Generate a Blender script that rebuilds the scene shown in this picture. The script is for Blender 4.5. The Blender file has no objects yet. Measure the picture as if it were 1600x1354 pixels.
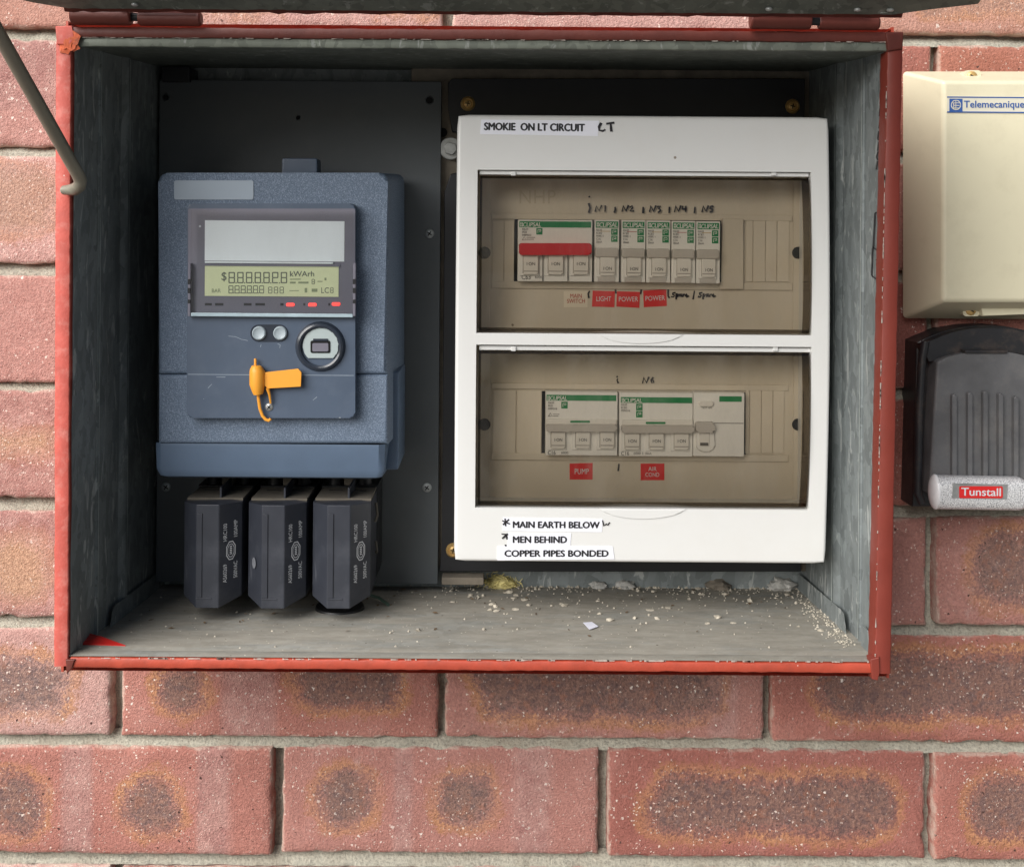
import bpy, bmesh, math, random
from mathutils import Vector, Matrix, noise
random.seed(7)
scene = bpy.context.scene
COL = scene.collection

# ------------------------------------------------------------------ camera, light, exposure
DC = 0.70            # camera to the rim of the meter box (m)
FP = 1768.0          # focal length in photo pixels (photo is 1600 wide)
CX, CY = 775.0, 360.0   # where the optical axis meets the photo
ROLL = math.radians(0.42)
cam_d = bpy.data.cameras.new('Camera')
cam = bpy.data.objects.new('Camera', cam_d); COL.objects.link(cam)
cam.location = (0, -DC, 0)
cam.rotation_euler = (Matrix.Rotation(math.radians(90), 3, 'X') @ Matrix.Rotation(ROLL, 3, 'Z')).to_euler()
cam_d.sensor_fit = 'HORIZONTAL'; cam_d.sensor_width = 36.0
cam_d.lens = FP/1600*36
cam_d.shift_x = (800-CX)/1600; cam_d.shift_y = -(677-CY)/1600
cam_d.clip_start = 0.01; cam_d.clip_end = 200
scene.camera = cam

world = bpy.data.worlds.new('World'); scene.world = world; world.use_nodes = True
SUN_FROM = Vector((-0.70, -0.74, 0.68)).normalized()
nt = world.node_tree
sky = nt.nodes.new('ShaderNodeTexSky'); sky.sky_type = 'NISHITA'; sky.sun_disc = False
sky.sun_elevation = math.asin(SUN_FROM.z); sky.sun_rotation = math.atan2(SUN_FROM.x, SUN_FROM.y)
sky.air_density = 1.0; sky.dust_density = 3.0; sky.ozone_density = 1.0
bg = nt.nodes['Background']; bg.inputs['Strength'].default_value = 0.05
nt.links.new(sky.outputs[0], bg.inputs[0])
sun_d = bpy.data.lights.new('Sun', 'SUN'); sun_d.energy = 4.6; sun_d.angle = math.radians(56)
sun_d.color = (1.0, 0.992, 0.985)
sun = bpy.data.objects.new('Sun', sun_d); COL.objects.link(sun)
sun.rotation_euler = (-SUN_FROM).to_track_quat('-Z', 'Y').to_euler()
scene.view_settings.view_transform = 'Standard'; scene.view_settings.look = 'None'
scene.view_settings.gamma = 1.0; scene.view_settings.exposure = 0.40
scene.view_settings.use_curve_mapping = False
scene.render.engine = 'CYCLES'
scene.cycles.max_bounces = 8; scene.cycles.transparent_max_bounces = 16

# ------------------------------------------------------------------ measuring helpers (photo pixel at a known depth -> metres)
CR, SR = math.cos(ROLL), math.sin(ROLL)
def K(Y): return (DC+Y)/FP
def P(px, py, Y):
    u, v = px-CX, py-CY; k = K(Y)
    return Vector(((u*CR+v*SR)*k, Y, -(-u*SR+v*CR)*k))
def S(r, g, b, m=1.0):
    def f(c):
        c /= 255.0
        return (c/12.92 if c <= 0.04045 else ((c+0.055)/1.055)**2.4)*m
    return (f(r), f(g), f(b), 1.0)

# ------------------------------------------------------------------ materials
MATS = {}
def node(nt, t, **kw):
    n = nt.nodes.new(t)
    for k, v in kw.items(): setattr(n, k, v)
    return n
def mixc(nt, fac, a, b, blend='MIX'):
    m = node(nt, 'ShaderNodeMix', data_type='RGBA', blend_type=blend)
    for sock, v in ((m.inputs[0], fac), (m.inputs[6], a), (m.inputs[7], b)):
        if hasattr(v, 'node'): nt.links.new(v, sock)
        else: sock.default_value = v
    return m.outputs[2]
def noise_tex(nt, vec, scale, detail=4, rough=0.55, stretch=None, dist=0.0):
    if stretch:
        mp = node(nt, 'ShaderNodeMapping'); mp.inputs['Scale'].default_value = stretch
        nt.links.new(vec, mp.inputs['Vector']); vec = mp.outputs[0]
    n = node(nt, 'ShaderNodeTexNoise'); n.inputs['Scale'].default_value = scale
    n.inputs['Detail'].default_value = detail; n.inputs['Roughness'].default_value = rough
    n.inputs['Distortion'].default_value = dist
    nt.links.new(vec, n.inputs['Vector'])
    return n.outputs['Fac']
def ramp(nt, fac, stops, interp='LINEAR'):
    r = node(nt, 'ShaderNodeValToRGB'); r.color_ramp.interpolation = interp
    e = r.color_ramp.elements
    while len(e) < len(stops): e.new(0.5)
    for el, (p, c) in zip(e, stops):
        el.position = p; el.color = c if len(c) == 4 else (*c, 1)
    nt.links.new(fac, r.inputs[0])
    return r.outputs[0]
def band(nt, fac, lo, hi):
    return ramp(nt, fac, [(lo, (0, 0, 0)), (hi, (1, 1, 1))])
def math_n(nt, op, a, b=0.0):
    m = node(nt, 'ShaderNodeMath', operation=op)
    for sock, v in ((m.inputs[0], a), (m.inputs[1], b)):
        if hasattr(v, 'node'): nt.links.new(v, sock)
        else: sock.default_value = v
    return m.outputs[0]
def specks(nt, vec, scale, keep, size):
    """small dots: the share `keep` of Voronoi cells carries one"""
    v = node(nt, 'ShaderNodeTexVoronoi'); v.inputs['Scale'].default_value = scale
    nt.links.new(vec, v.inputs['Vector'])
    sep = node(nt, 'ShaderNodeSeparateColor'); nt.links.new(v.outputs['Color'], sep.inputs[0])
    k = math_n(nt, 'GREATER_THAN', sep.outputs[0], 1-keep)
    rad = math_n(nt, 'MULTIPLY', sep.outputs[1], size)
    d = math_n(nt, 'LESS_THAN', v.outputs['Distance'], rad)
    return math_n(nt, 'MULTIPLY', k, d)
def base_mat(name):
    m = bpy.data.materials.new(name); m.use_nodes = True
    nt = m.node_tree; b = nt.nodes['Principled BSDF']
    tc = node(nt, 'ShaderNodeTexCoord')
    return m, nt, b, tc.outputs['Object']
def set_in(nt, sock, v):
    if hasattr(v, 'node'): nt.links.new(v, sock)
    else: sock.default_value = v
def bump(nt, b, h, strength, dist=0.001):
    bp = node(nt, 'ShaderNodeBump'); bp.inputs['Strength'].default_value = strength; bp.inputs['Distance'].default_value = dist
    nt.links.new(h, bp.inputs['Height']); nt.links.new(bp.outputs[0], b.inputs['Normal'])

def mat(name, col, rough=0.5, metal=0.0, var=0.12, vscale=30, dirt=0.0, dirtcol=(0.25, 0.22, 0.17, 1), dscale=60,
        bmp=0.0, bscale=400, spk=0.0, spkcol=(0.7, 0.7, 0.68, 1), spkscale=350, scratch=0.0, spec=0.5, emit=0.0, coat=0.0):
    if name in MATS: return MATS[name]
    m, nt, b, vec = base_mat(name)
    dark = (col[0]*(1-var), col[1]*(1-var), col[2]*(1-var), 1)
    lite = (min(1, col[0]*(1+var)), min(1, col[1]*(1+var)), min(1, col[2]*(1+var)), 1)
    c = ramp(nt, noise_tex(nt, vec, vscale, 5), [(0.3, dark), (0.7, lite)])
    if dirt > 0:
        f = band(nt, noise_tex(nt, vec, dscale, 8, 0.7), 0.5, 0.75)
        c = mixc(nt, math_n(nt, 'MULTIPLY', f, dirt), c, dirtcol)
    if scratch > 0:
        f = band(nt, noise_tex(nt, vec, 90, 3, 0.5, stretch=(1, 1, 0.12), dist=1.5), 0.70, 0.74)
        c = mixc(nt, math_n(nt, 'MULTIPLY', f, scratch), c, spkcol)
    if spk > 0:
        c = mixc(nt, specks(nt, vec, spkscale, spk, 0.28), c, spkcol)
    set_in(nt, b.inputs['Base Color'], c)
    rg = node(nt, 'ShaderNodeMapRange'); rg.inputs[3].default_value = max(0.03, rough-0.08); rg.inputs[4].default_value = min(1, rough+0.1)
    nt.links.new(noise_tex(nt, vec, vscale*2.3, 4), rg.inputs[0]); nt.links.new(rg.outputs[0], b.inputs['Roughness'])
    b.inputs['Metallic'].default_value = metal
    b.inputs['Specular IOR Level'].default_value = spec
    b.inputs['Coat Weight'].default_value = coat
    if bmp > 0: bump(nt, b, noise_tex(nt, vec, bscale, 3, 0.6), bmp)
    if emit > 0:
        b.inputs['Emission Color'].default_value = col; b.inputs['Emission Strength'].default_value = emit
    MATS[name] = m
    return m

def brick_mat():
    m, nt, b, _ = base_mat('brick')
    geo = node(nt, 'ShaderNodeNewGeometry'); vec = geo.outputs['Position']
    at = node(nt, 'ShaderNodeAttribute', attribute_name='burn')
    sep = node(nt, 'ShaderNodeSeparateColor'); nt.links.new(at.outputs['Color'], sep.inputs[0])
    q, stripe, tone = sep.outputs[0], sep.outputs[1], sep.outputs[2]
    n1 = noise_tex(nt, vec, 90, 6, 0.65)
    n2 = noise_tex(nt, vec, 22, 4, 0.6)
    nf = noise_tex(nt, vec, 520, 4, 0.7)
    red = ramp(nt, n2, [(0.25, S(160, 102, 90)), (0.55, S(176, 117, 104)), (0.8, S(190, 138, 126))])
    pink = ramp(nt, n1, [(0.3, S(188, 148, 139)), (0.7, S(208, 170, 160))])  # pale tone: brighter light on left and upper bricks put into colour
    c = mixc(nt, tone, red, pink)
    oi = node(nt, 'ShaderNodeObjectInfo')
    c = mixc(nt, ramp(nt, oi.outputs['Random'], [(0.0, (0.55, 0.55, 0.55)), (0.35, (0, 0, 0)), (0.65, (0, 0, 0)), (1.0, (0.5, 0.5, 0.5))]), c,
             ramp(nt, oi.outputs['Random'], [(0.45, S(150, 92, 84)), (0.55, S(182, 122, 92))]))
    c = mixc(nt, math_n(nt, 'MULTIPLY', stripe, 0.85), c, ramp(nt, n1, [(0.3, S(158, 112, 106)), (0.7, S(192, 152, 142))]))
    # burnt patch: orange ring round a brown grey core
    j = math_n(nt, 'ADD', q, math_n(nt, 'MULTIPLY', math_n(nt, 'SUBTRACT', n1, 0.5), 0.30))
    j = math_n(nt, 'ADD', j, math_n(nt, 'MULTIPLY', math_n(nt, 'SUBTRACT', nf, 0.5), 0.34))
    j = math_n(nt, 'ADD', j, math_n(nt, 'MULTIPLY', math_n(nt, 'SUBTRACT', n2, 0.5), 0.34))
    ring = ramp(nt, j, [(0.28, (0, 0, 0)), (0.35, (1, 1, 1)), (0.39, (1, 1, 1)), (0.46, (0, 0, 0))])
    core = ramp(nt, j, [(0.20, (1, 1, 1)), (0.38, (0, 0, 0))])
    orange = ramp(nt, nf, [(0.3, S(172, 116, 80)), (0.7, S(206, 154, 108))])
    corec = ramp(nt, nf, [(0.28, S(84, 76, 78)), (0.45, S(124, 102, 94)), (0.6, S(138, 112, 98)), (0.75, S(166, 142, 126))])
    c = mixc(nt, math_n(nt, 'MULTIPLY', ring, math_n(nt, 'MULTIPLY', math_n(nt, 'ADD', math_n(nt, 'MULTIPLY', at.outputs['Alpha'], 0.36), 0.22), ramp(nt, noise_tex(nt, vec, 34, 4), [(0.3, (0.35, 0.35, 0.35)), (0.62, (1.25, 1.25, 1.25))]))), c, orange)
    pale = math_n(nt, 'MULTIPLY', math_n(nt, 'MULTIPLY', core, 0.6), math_n(nt, 'SUBTRACT', 1.0, at.outputs['Alpha']))
    c = mixc(nt, pale, c, ramp(nt, nf, [(0.3, S(176, 138, 104)), (0.7, S(214, 178, 140))]))
    blot = band(nt, noise_tex(nt, vec, 210, 4, 0.6), 0.50, 0.60)
    corec = mixc(nt, math_n(nt, 'MULTIPLY', blot, 0.75), corec, S(90, 85, 86))
    corec = mixc(nt, math_n(nt, 'MULTIPLY', band(nt, noise_tex(nt, vec, 120, 4, 0.6), 0.55, 0.65), 0.6), corec, S(150, 104, 82))
    c = mixc(nt, math_n(nt, 'MULTIPLY', math_n(nt, 'MULTIPLY', core, 0.76), at.outputs['Alpha']), c, corec)
    grain = ramp(nt, nf, [(0.3, (0.72, 0.72, 0.72)), (0.7, (1.2, 1.2, 1.2))])
    c = mixc(nt, 1.0, c, grain, 'MULTIPLY')
    # lime bloom and mortar specks
    wn = node(nt, 'ShaderNodeTexNoise'); wn.inputs['Scale'].default_value = 600; nt.links.new(vec, wn.inputs['Vector'])
    ws = node(nt, 'ShaderNodeVectorMath', operation='SCALE'); ws.inputs['Scale'].default_value = 0.0035; nt.links.new(wn.outputs['Color'], ws.inputs[0])
    wa = node(nt, 'ShaderNodeVectorMath', operation='ADD'); nt.links.new(vec, wa.inputs[0]); nt.links.new(ws.outputs[0], wa.inputs[1]); wv = wa.outputs[0]
    bloom = band(nt, noise_tex(nt, vec, 42, 10, 0.85), 0.58, 0.66)
    c = mixc(nt, math_n(nt, 'MULTIPLY', bloom, 0.42), c, S(205, 180, 170))
    c = mixc(nt, math_n(nt, 'MULTIPLY', specks(nt, wv, 480, 0.34, 0.36), math_n(nt, 'MULTIPLY', band(nt, noise_tex(nt, vec, 26, 5), 0.28, 0.6), 0.9)), c, S(236, 218, 204))
    c = mixc(nt, math_n(nt, 'MULTIPLY', specks(nt, wv, 240, 0.15, 0.29), math_n(nt, 'MULTIPLY', band(nt, noise_tex(nt, vec, 19, 5), 0.40, 0.62), 0.95)), c, S(240, 226, 214))
    c = mixc(nt, specks(nt, wv, 260, 0.07, 0.25), c, S(86, 62, 56))
    # mortar smears close to the edge
    ed = node(nt, 'ShaderNodeAttribute', attribute_name='edge')
    sm = band(nt, math_n(nt, 'ADD', ed.outputs['Fac'], math_n(nt, 'MULTIPLY', math_n(nt, 'SUBTRACT', n1, 0.5), 1.5)), 0.72, 1.0)
    c = mixc(nt, math_n(nt, 'MULTIPLY', sm, 0.55), c, S(206, 190, 174))
    nt.links.new(c, b.inputs['Base Color'])
    b.inputs['Roughness'].default_value = 0.9; b.inputs['Specular IOR Level'].default_value = 0.25
    h = math_n(nt, 'ADD', nf, math_n(nt, 'MULTIPLY', noise_tex(nt, vec, 1100, 2, 0.5), 0.6))
    bump(nt, b, h, 0.9, 0.0016)
    return m

def mortar_mat():
    m, nt, b, _ = base_mat('mortar')
    geo = node(nt, 'ShaderNodeNewGeometry'); vec = geo.outputs['Position']
    n = noise_tex(nt, vec, 500, 5, 0.75); n2 = noise_tex(nt, vec, 40, 5, 0.6)
    c = ramp(nt, n, [(0.28, S(124, 120, 110)), (0.5, S(188, 183, 166)), (0.75, S(218, 212, 194))])
    c = mixc(nt, math_n(nt, 'MULTIPLY', band(nt, n2, 0.45, 0.7), 0.35), c, S(150, 132, 112))
    nt.links.new(c, b.inputs['Base Color']); b.inputs['Roughness'].default_value = 0.95
    bump(nt, b, n, 1.0, 0.0025)
    return m

def galv_mat(name, tint=(1, 1, 1), streak=0.65, dust=0.0):
    m, nt, b, vec = base_mat(name)
    v = node(nt, 'ShaderNodeTexVoronoi'); v.inputs['Scale'].default_value = 170
    mp = node(nt, 'ShaderNodeMapping'); mp.inputs['Scale'].default_value = (1, 1, 0.45)
    nt.links.new(vec, mp.inputs['Vector'])
    wn = noise_tex(nt, vec, 60, 3)
    add = node(nt, 'ShaderNodeVectorMath', operation='ADD'); nt.links.new(mp.outputs[0], add.inputs[0])
    sc = node(nt, 'ShaderNodeVectorMath', operation='SCALE'); sc.inputs['Scale'].default_value = 0.02
    cmb = node(nt, 'ShaderNodeCombineXYZ'); 
    for i in range(3): nt.links.new(wn, cmb.inputs[i])
    nt.links.new(cmb.outputs[0], sc.inputs[0]); nt.links.new(sc.outputs[0], add.inputs[1])
    nt.links.new(add.outputs[0], v.inputs['Vector'])
    sep = node(nt, 'ShaderNodeSeparateColor'); nt.links.new(v.outputs['Color'], sep.inputs[0])
    c = ramp(nt, sep.outputs[0], [(0.0, (0.18*tint[0], 0.20*tint[1], 0.20*tint[2])), (1.0, (0.29*tint[0], 0.32*tint[1], 0.32*tint[2]))])
    n = noise_tex(nt, vec, 25, 8, 0.7)
    c = mixc(nt, math_n(nt, 'MULTIPLY', band(nt, n, 0.4, 0.75), 0.45), c, (0.11*tint[0], 0.125*tint[1], 0.12*tint[2], 1))
    st = band(nt, noise_tex(nt, vec, 120, 4, 0.6, stretch=(1, 1, 0.25), dist=0.8), 0.60, 0.65)
    c = mixc(nt, math_n(nt, 'MULTIPLY', st, streak), c, (0.55, 0.57, 0.55, 1))
    if dust:
        d = band(nt, noise_tex(nt, vec, 18, 9, 0.72, stretch=(0.4, 1.6, 1)), 0.18, 0.52)
        c = mixc(nt, math_n(nt, 'MULTIPLY', d, dust), c, ramp(nt, noise_tex(nt, vec, 55, 7, 0.7, stretch=(0.5, 1.5, 1)), [(0.3, S(134, 126, 112)), (0.7, S(172, 164, 150))]))
        c = mixc(nt, specks(nt, vec, 420, 0.12, 0.24), c, S(214, 206, 188))
        c = mixc(nt, specks(nt, vec, 260, 0.06, 0.22), c, S(84, 72, 60))
    nt.links.new(c, b.inputs['Base Color'])
    b.inputs['Metallic'].default_value = 0.25 if not dust else 0.0
    b.inputs['Roughness'].default_value = 0.55 if not dust else 0.85
    bump(nt, b, n, 0.15, 0.002)
    return m

def tint_mat(name, col, rough=0.06, fres=1.0, haze=0.0):
    m = bpy.data.materials.new(name); m.use_nodes = True
    nt = m.node_tree; nt.nodes.clear()
    out = node(nt, 'ShaderNodeOutputMaterial')
    tr = node(nt, 'ShaderNodeBsdfTransparent'); tr.inputs[0].default_value = col
    gl = node(nt, 'ShaderNodeBsdfGlossy'); gl.inputs['Roughness'].default_value = rough
    fr = node(nt, 'ShaderNodeFresnel'); fr.inputs[0].default_value = 1.42
    df = node(nt, 'ShaderNodeBsdfDiffuse'); df.inputs[0].default_value = (0.5, 0.46, 0.4, 1)
    tc = node(nt, 'ShaderNodeTexCoord')
    hz = math_n(nt, 'MULTIPLY', band(nt, noise_tex(nt, tc.outputs['Object'], 40, 9, 0.75, stretch=(1, 1, 0.3)), 0.45, 0.8), haze)
    m0 = node(nt, 'ShaderNodeMixShader'); nt.links.new(hz, m0.inputs[0]); nt.links.new(tr.outputs[0], m0.inputs[1]); nt.links.new(df.outputs[0], m0.inputs[2])
    mx = node(nt, 'ShaderNodeMixShader')
    nt.links.new(math_n(nt, 'MULTIPLY', fr.outputs[0], fres), mx.inputs[0]); nt.links.new(m0.outputs[0], mx.inputs[1]); nt.links.new(gl.outputs[0], mx.inputs[2])
    nt.links.new(mx.outputs[0], out.inputs[0])
    return m

M_BRICK = brick_mat(); M_MORTAR = mortar_mat()
M_GALV = galv_mat('galvanised_steel'); M_FLOOR = galv_mat('dusty_steel', streak=0.15, dust=0.78)
M_GALVD = galv_mat('dark_galvanised_steel', tint=(0.55, 0.55, 0.47), streak=0.25)  # darker, yellower galvanised sheet for lid and roof
M_RUST = mat('flaking_orange_primer', S(196, 96, 62), 0.85, var=0.35, vscale=160, dirt=0.8, dirtcol=S(120, 92, 80), dscale=200, bmp=0.6, bscale=400)
M_SEAM = mat('zinc_glint_edge', S(176, 184, 180), 0.45, 0.2, var=0.25, vscale=120)  # bare zinc seam edges, made paler to carry the glint along them
M_LIPG = galv_mat('lip_steel', tint=(0.85, 0.84, 0.70), streak=0.4)
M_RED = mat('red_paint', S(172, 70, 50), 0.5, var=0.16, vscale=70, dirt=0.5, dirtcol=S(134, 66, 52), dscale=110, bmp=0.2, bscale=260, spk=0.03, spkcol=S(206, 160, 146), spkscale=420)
M_REDR = mat('shaded_red_paint', S(124, 50, 38), 0.5, var=0.08, vscale=60, dirt=0.25, dirtcol=S(110, 50, 40), bmp=0.12, bscale=220)  # darker red for the right rim, the dimmer light there put into colour
M_REDW = mat('lit_worn_red_paint', S(186, 84, 72), 0.6, var=0.14, vscale=80, dirt=0.5, dirtcol=S(212, 150, 138), dscale=120, bmp=0.25, bscale=260, spk=0.05, spkcol=S(225, 205, 196), spkscale=240)  # worn red for the left rim, paler to put its strong light into colour
M_REDD = mat('dark_red_paint', S(98, 42, 32), 0.5, var=0.2, vscale=60, dirt=0.4, dirtcol=S(70, 44, 34), bmp=0.2, bscale=220)  # darker red for upper rim, hinges and lid edge
M_CHIP = mat('bare_primer', S(172, 160, 150), 0.8, var=0.2, vscale=200)
M_ROD = mat('dull_zinc_rod', S(136, 132, 118), 0.45, 0.3, dirt=0.4, dirtcol=S(100, 90, 74))
M_BOARD = mat('grey_board', S(74, 79, 82), 0.42, var=0.06, vscale=14, dirt=0.06, dirtcol=S(130, 132, 128), spk=0.008, spkscale=140)
M_BLACKB = mat('black_board', S(28, 29, 33), 0.45, var=0.1, spk=0.012, spkscale=180)
M_TIMBER = mat('old_timber', S(120, 112, 100), 0.9, var=0.25, vscale=70, dirt=0.5, dirtcol=S(74, 64, 54), bmp=0.4, bscale=120)
M_HOLE = mat('hole_dark', S(14, 14, 15), 0.9, var=0.05)
def meter_mat():
    m, nt, b, vec = base_mat('textured_meter_plastic')
    n = noise_tex(nt, vec, 2100, 2, 0.6)
    c = ramp(nt, n, [(0.30, S(74, 88, 106)), (0.52, S(94, 110, 130)), (0.72, S(146, 160, 178))])
    nt.links.new(c, b.inputs['Base Color']); b.inputs['Roughness'].default_value = 0.5
    bump(nt, b, n, 0.5, 0.0008)
    return m
M_METER = meter_mat()
M_METERS = mat('smooth_meter_plastic', S(76, 89, 107), 0.36, var=0.05, vscale=50, dirt=0.08, dirtcol=S(140, 150, 160), spk=0.02, spkcol=S(170, 178, 184), spkscale=260)
M_METERB = mat('meter_cover_plastic', S(84, 101, 122), 0.42, var=0.05, vscale=60, spk=0.006, spkscale=220)
M_BEZEL = mat('meter_bezel', S(112, 110, 122), 0.5, var=0.06, spk=0.03, spkcol=S(190, 190, 196), spkscale=240)
M_LCD = mat('lcd_glass', S(226, 230, 184), 0.3, var=0.04, vscale=20)
M_SEG = mat('lcd_segment', S(92, 100, 84), 0.5, var=0.02)
M_SEGF = mat('lcd_faint_segment', S(140, 150, 112), 0.5, var=0.02)
M_PLATE = mat('pale_name_plate', S(236, 240, 240), 0.4, var=0.02)
M_HEAD = mat('pale_header_print', S(150, 162, 174), 0.5, var=0.04)
M_CLEAR = tint_mat('clear_window', (0.97, 0.98, 0.985, 1), 0.05, 1.0, 0.03)
M_CLEARE = mat('clear_plastic_edge', S(168, 188, 196), 0.12, var=0.08, vscale=150, spec=0.8)
M_LED = mat('red_led', (1.0, 0.06, 0.05, 1), 0.4, var=0.0, emit=1.1)
M_BTN = mat('grey_button', S(164, 176, 182), 0.42, var=0.04)
M_PORT = mat('optical_port_disc', S(170, 182, 182), 0.4, var=0.05, spk=0.02)
M_DARKG = mat('dark_gloss_ring', S(48, 54, 64), 0.16, var=0.05)
M_ORANGE = mat('orange_seal_plastic', S(238, 162, 52), 0.45, var=0.07, dirt=0.2, dirtcol=S(196, 128, 48))
M_FUSE = mat('fuse_plastic', S(48, 51, 59), 0.42, var=0.10, vscale=45, dirt=0.28, dirtcol=S(98, 100, 106), dscale=40, scratch=0.25, spkcol=S(110, 112, 118))
M_DUSTL = mat('pale_scuff', S(104, 106, 112), 0.8, var=0.3, vscale=300)
M_DUST = mat('dusty_fuse_plastic', S(98, 92, 82), 0.9, var=0.2, vscale=90, dirt=0.5, dirtcol=S(60, 58, 56))
M_BLACK = mat('black_plastic', S(26, 27, 30), 0.4, var=0.1)
M_PRINTW = mat('white_print', S(214, 216, 218), 0.6, var=0.02)
M_WHITE = mat('white_cover_plastic', S(222, 222, 219), 0.32, var=0.015, vscale=12, dirt=0.07, dirtcol=S(186, 172, 146), dscale=22, spk=0.004, spkcol=S(150, 140, 128), spkscale=120)
M_ESC = mat('escutcheon_plastic', S(206, 196, 178), 0.45, var=0.03, vscale=14, spk=0.006, spkcol=S(120, 104, 86), spkscale=160)
M_EMB = mat('embossed_plastic', S(192, 181, 162), 0.5, var=0.03)
M_ESCL = mat('blanking_plastic', S(212, 202, 184), 0.45, var=0.03, vscale=14)
M_DOOR = tint_mat('smoked_door', (0.79, 0.755, 0.695, 1), 0.05, 1.0, 0.13)
M_DOORE = tint_mat('smoked_door_edge', (0.30, 0.27, 0.235, 1), 0.08, 1.0, 0.0)
M_BRK = mat('breaker_plastic', S(238, 236, 230), 0.42, var=0.02)
M_TOG = mat('toggle_plastic', S(232, 228, 220), 0.4, var=0.02)
M_TOGG = mat('grey_toggle_plastic', S(196, 190, 182), 0.4, var=0.03)
M_TOGR = mat('red_toggle_plastic', S(214, 38, 52), 0.32, var=0.06)
M_GREEN = mat('green_print', S(22, 132, 74), 0.45, var=0.04)
M_GAP = mat('moulded_gap', S(150, 144, 136), 0.6, var=0.02)
M_GREY_T = mat('grey_print', S(96, 92, 88), 0.6, var=0.02)
M_BLACK_T = mat('black_print', S(34, 34, 38), 0.6, var=0.02)
M_INK = mat('marker_ink', S(24, 20, 26), 0.5, var=0.1)
M_REDT = mat('red_label', S(216, 40, 38), 0.45, var=0.05)
M_REDP = mat('red_print', S(178, 66, 52), 0.5, var=0.03)
M_TAPE = mat('label_tape', S(238, 239, 247), 0.3, var=0.01)
M_CREAMT = mat('cream_label', S(224, 214, 194), 0.45, var=0.02)
M_BRASS = mat('brass', S(206, 170, 108), 0.35, 0.35, var=0.15, vscale=200, dirt=0.4, dirtcol=S(120, 92, 54), dscale=200)
M_ZINC = mat('zinc', S(176, 178, 176), 0.4, 0.55, var=0.15, vscale=200, dirt=0.4, dirtcol=S(120, 122, 120))
M_STEEL = mat('screw_steel', S(156, 160, 160), 0.4, 0.4, var=0.1)
M_CREAM = mat('cream_plastic', S(214, 207, 178), 0.42, var=0.03, vscale=12, dirt=0.16, dirtcol=S(150, 136, 106), dscale=45, spk=0.012, spkcol=S(120, 106, 84), spkscale=140)
M_BLUE = mat('blue_print', S(44, 84, 148), 0.5, var=0.03)
M_STICK = mat('pale_sticker', S(206, 202, 184), 0.45, var=0.02)
M_SAFE = mat('key_safe_rubber', S(96, 96, 97), 0.5, var=0.22, vscale=40, dirt=0.55, dirtcol=S(130, 126, 122), dscale=30, scratch=0.3, spkcol=S(100, 98, 98), bmp=0.15, bscale=300)
M_SAFED = mat('key_safe_black', S(40, 40, 42), 0.4, var=0.15, dirt=0.6, dirtcol=S(106, 90, 78), dscale=50)
def hammer_mat():
    m, nt, b, vec = base_mat('hammered_silver')
    n = noise_tex(nt, vec, 1300, 2, 0.5)
    c = ramp(nt, n, [(0.35, S(150, 150, 152)), (0.5, S(214, 214, 214)), (0.65, S(240, 240, 238))])
    nt.links.new(c, b.inputs['Base Color']); b.inputs['Roughness'].default_value = 0.35; b.inputs['Metallic'].default_value = 0.15
    bump(nt, b, n, 0.5, 0.001)
    return m
M_HAMMER = hammer_mat()
M_CAPW = mat('white_end_cap', S(226, 226, 226), 0.3, var=0.02)
M_RUB = mat('rubber', S(18, 18, 19), 0.5, var=0.1)
M_WOOL = mat('yellow_wool', S(220, 206, 140), 0.95, var=0.2, vscale=200)
M_LUMP = mat('mortar_lump', S(180, 178, 172), 0.95, var=0.25, vscale=150, bmp=0.6, bscale=300)
M_CRUMB = mat('crumb', S(178, 170, 154), 0.95, var=0.4, vscale=300)
M_PAPER = mat('paper', S(228, 228, 240), 0.7, var=0.02)
M_REDPL = mat('red_tape', S(186, 38, 34), 0.35, var=0.08)
M_GREENW = mat('green_wire', S(66, 84, 74), 0.5, var=0.1)

# ------------------------------------------------------------------ object helpers
ORG = {}      # world origin of each root
def thing(name, label, cat, loc, group=None):
    o = bpy.data.objects.new(name, None); COL.objects.link(o); o.location = loc
    o.empty_display_size = 0.01
    o['label'] = label; o['category'] = cat
    if group: o['group'] = group
    ORG[o.name] = Vector(loc)
    return o
def root_of(o):
    while o.parent: o = o.parent
    return o
BOW = 0.0072
def bow_at(z):
    t = (z-BOWZ[0])/(BOWZ[1]-BOWZ[0])
    return BOW*math.sin(math.pi*max(0.0, min(1.0, t)))
def obj(name, bm, m, parent=None, smooth=True, angle=38, kind=None, bow=False):
    """bm in world metres -> one mesh object; bow: follow the bowed front of the switchboard cover"""
    if bow:
        for v in bm.verts: v.co.y -= bow_at(v.co.z)
    if parent is not None: org = ORG[root_of(parent).name]
    else:
        zs = [v.co.z for v in bm.verts]; c = sum((v.co for v in bm.verts), Vector())/max(1, len(bm.verts))
        org = Vector((c.x, c.y, min(zs)))
    bmesh.ops.translate(bm, verts=bm.verts, vec=-org)
    bmesh.ops.recalc_face_normals(bm, faces=bm.faces)
    me = bpy.data.meshes.new(name); bm.to_mesh(me); bm.free()
    if smooth:
        me.polygons.foreach_set('use_smooth', [True]*len(me.polygons)); me.set_sharp_from_angle(angle=math.radians(angle))
    me.materials.append(m)
    o = bpy.data.objects.new(name, me); COL.objects.link(o)
    if smooth and len(me.polygons) < 600:
        wn_ = o.modifiers.new('normals', 'WEIGHTED_NORMAL'); wn_.keep_sharp = True
    if parent is not None: o.parent = parent
    else: o.location = org; ORG[o.name] = org
    if kind: o['kind'] = kind
    return o
def tag(o, label, cat, group=None):
    o['label'] = label; o['category'] = cat
    if group: o['group'] = group
    return o

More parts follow.
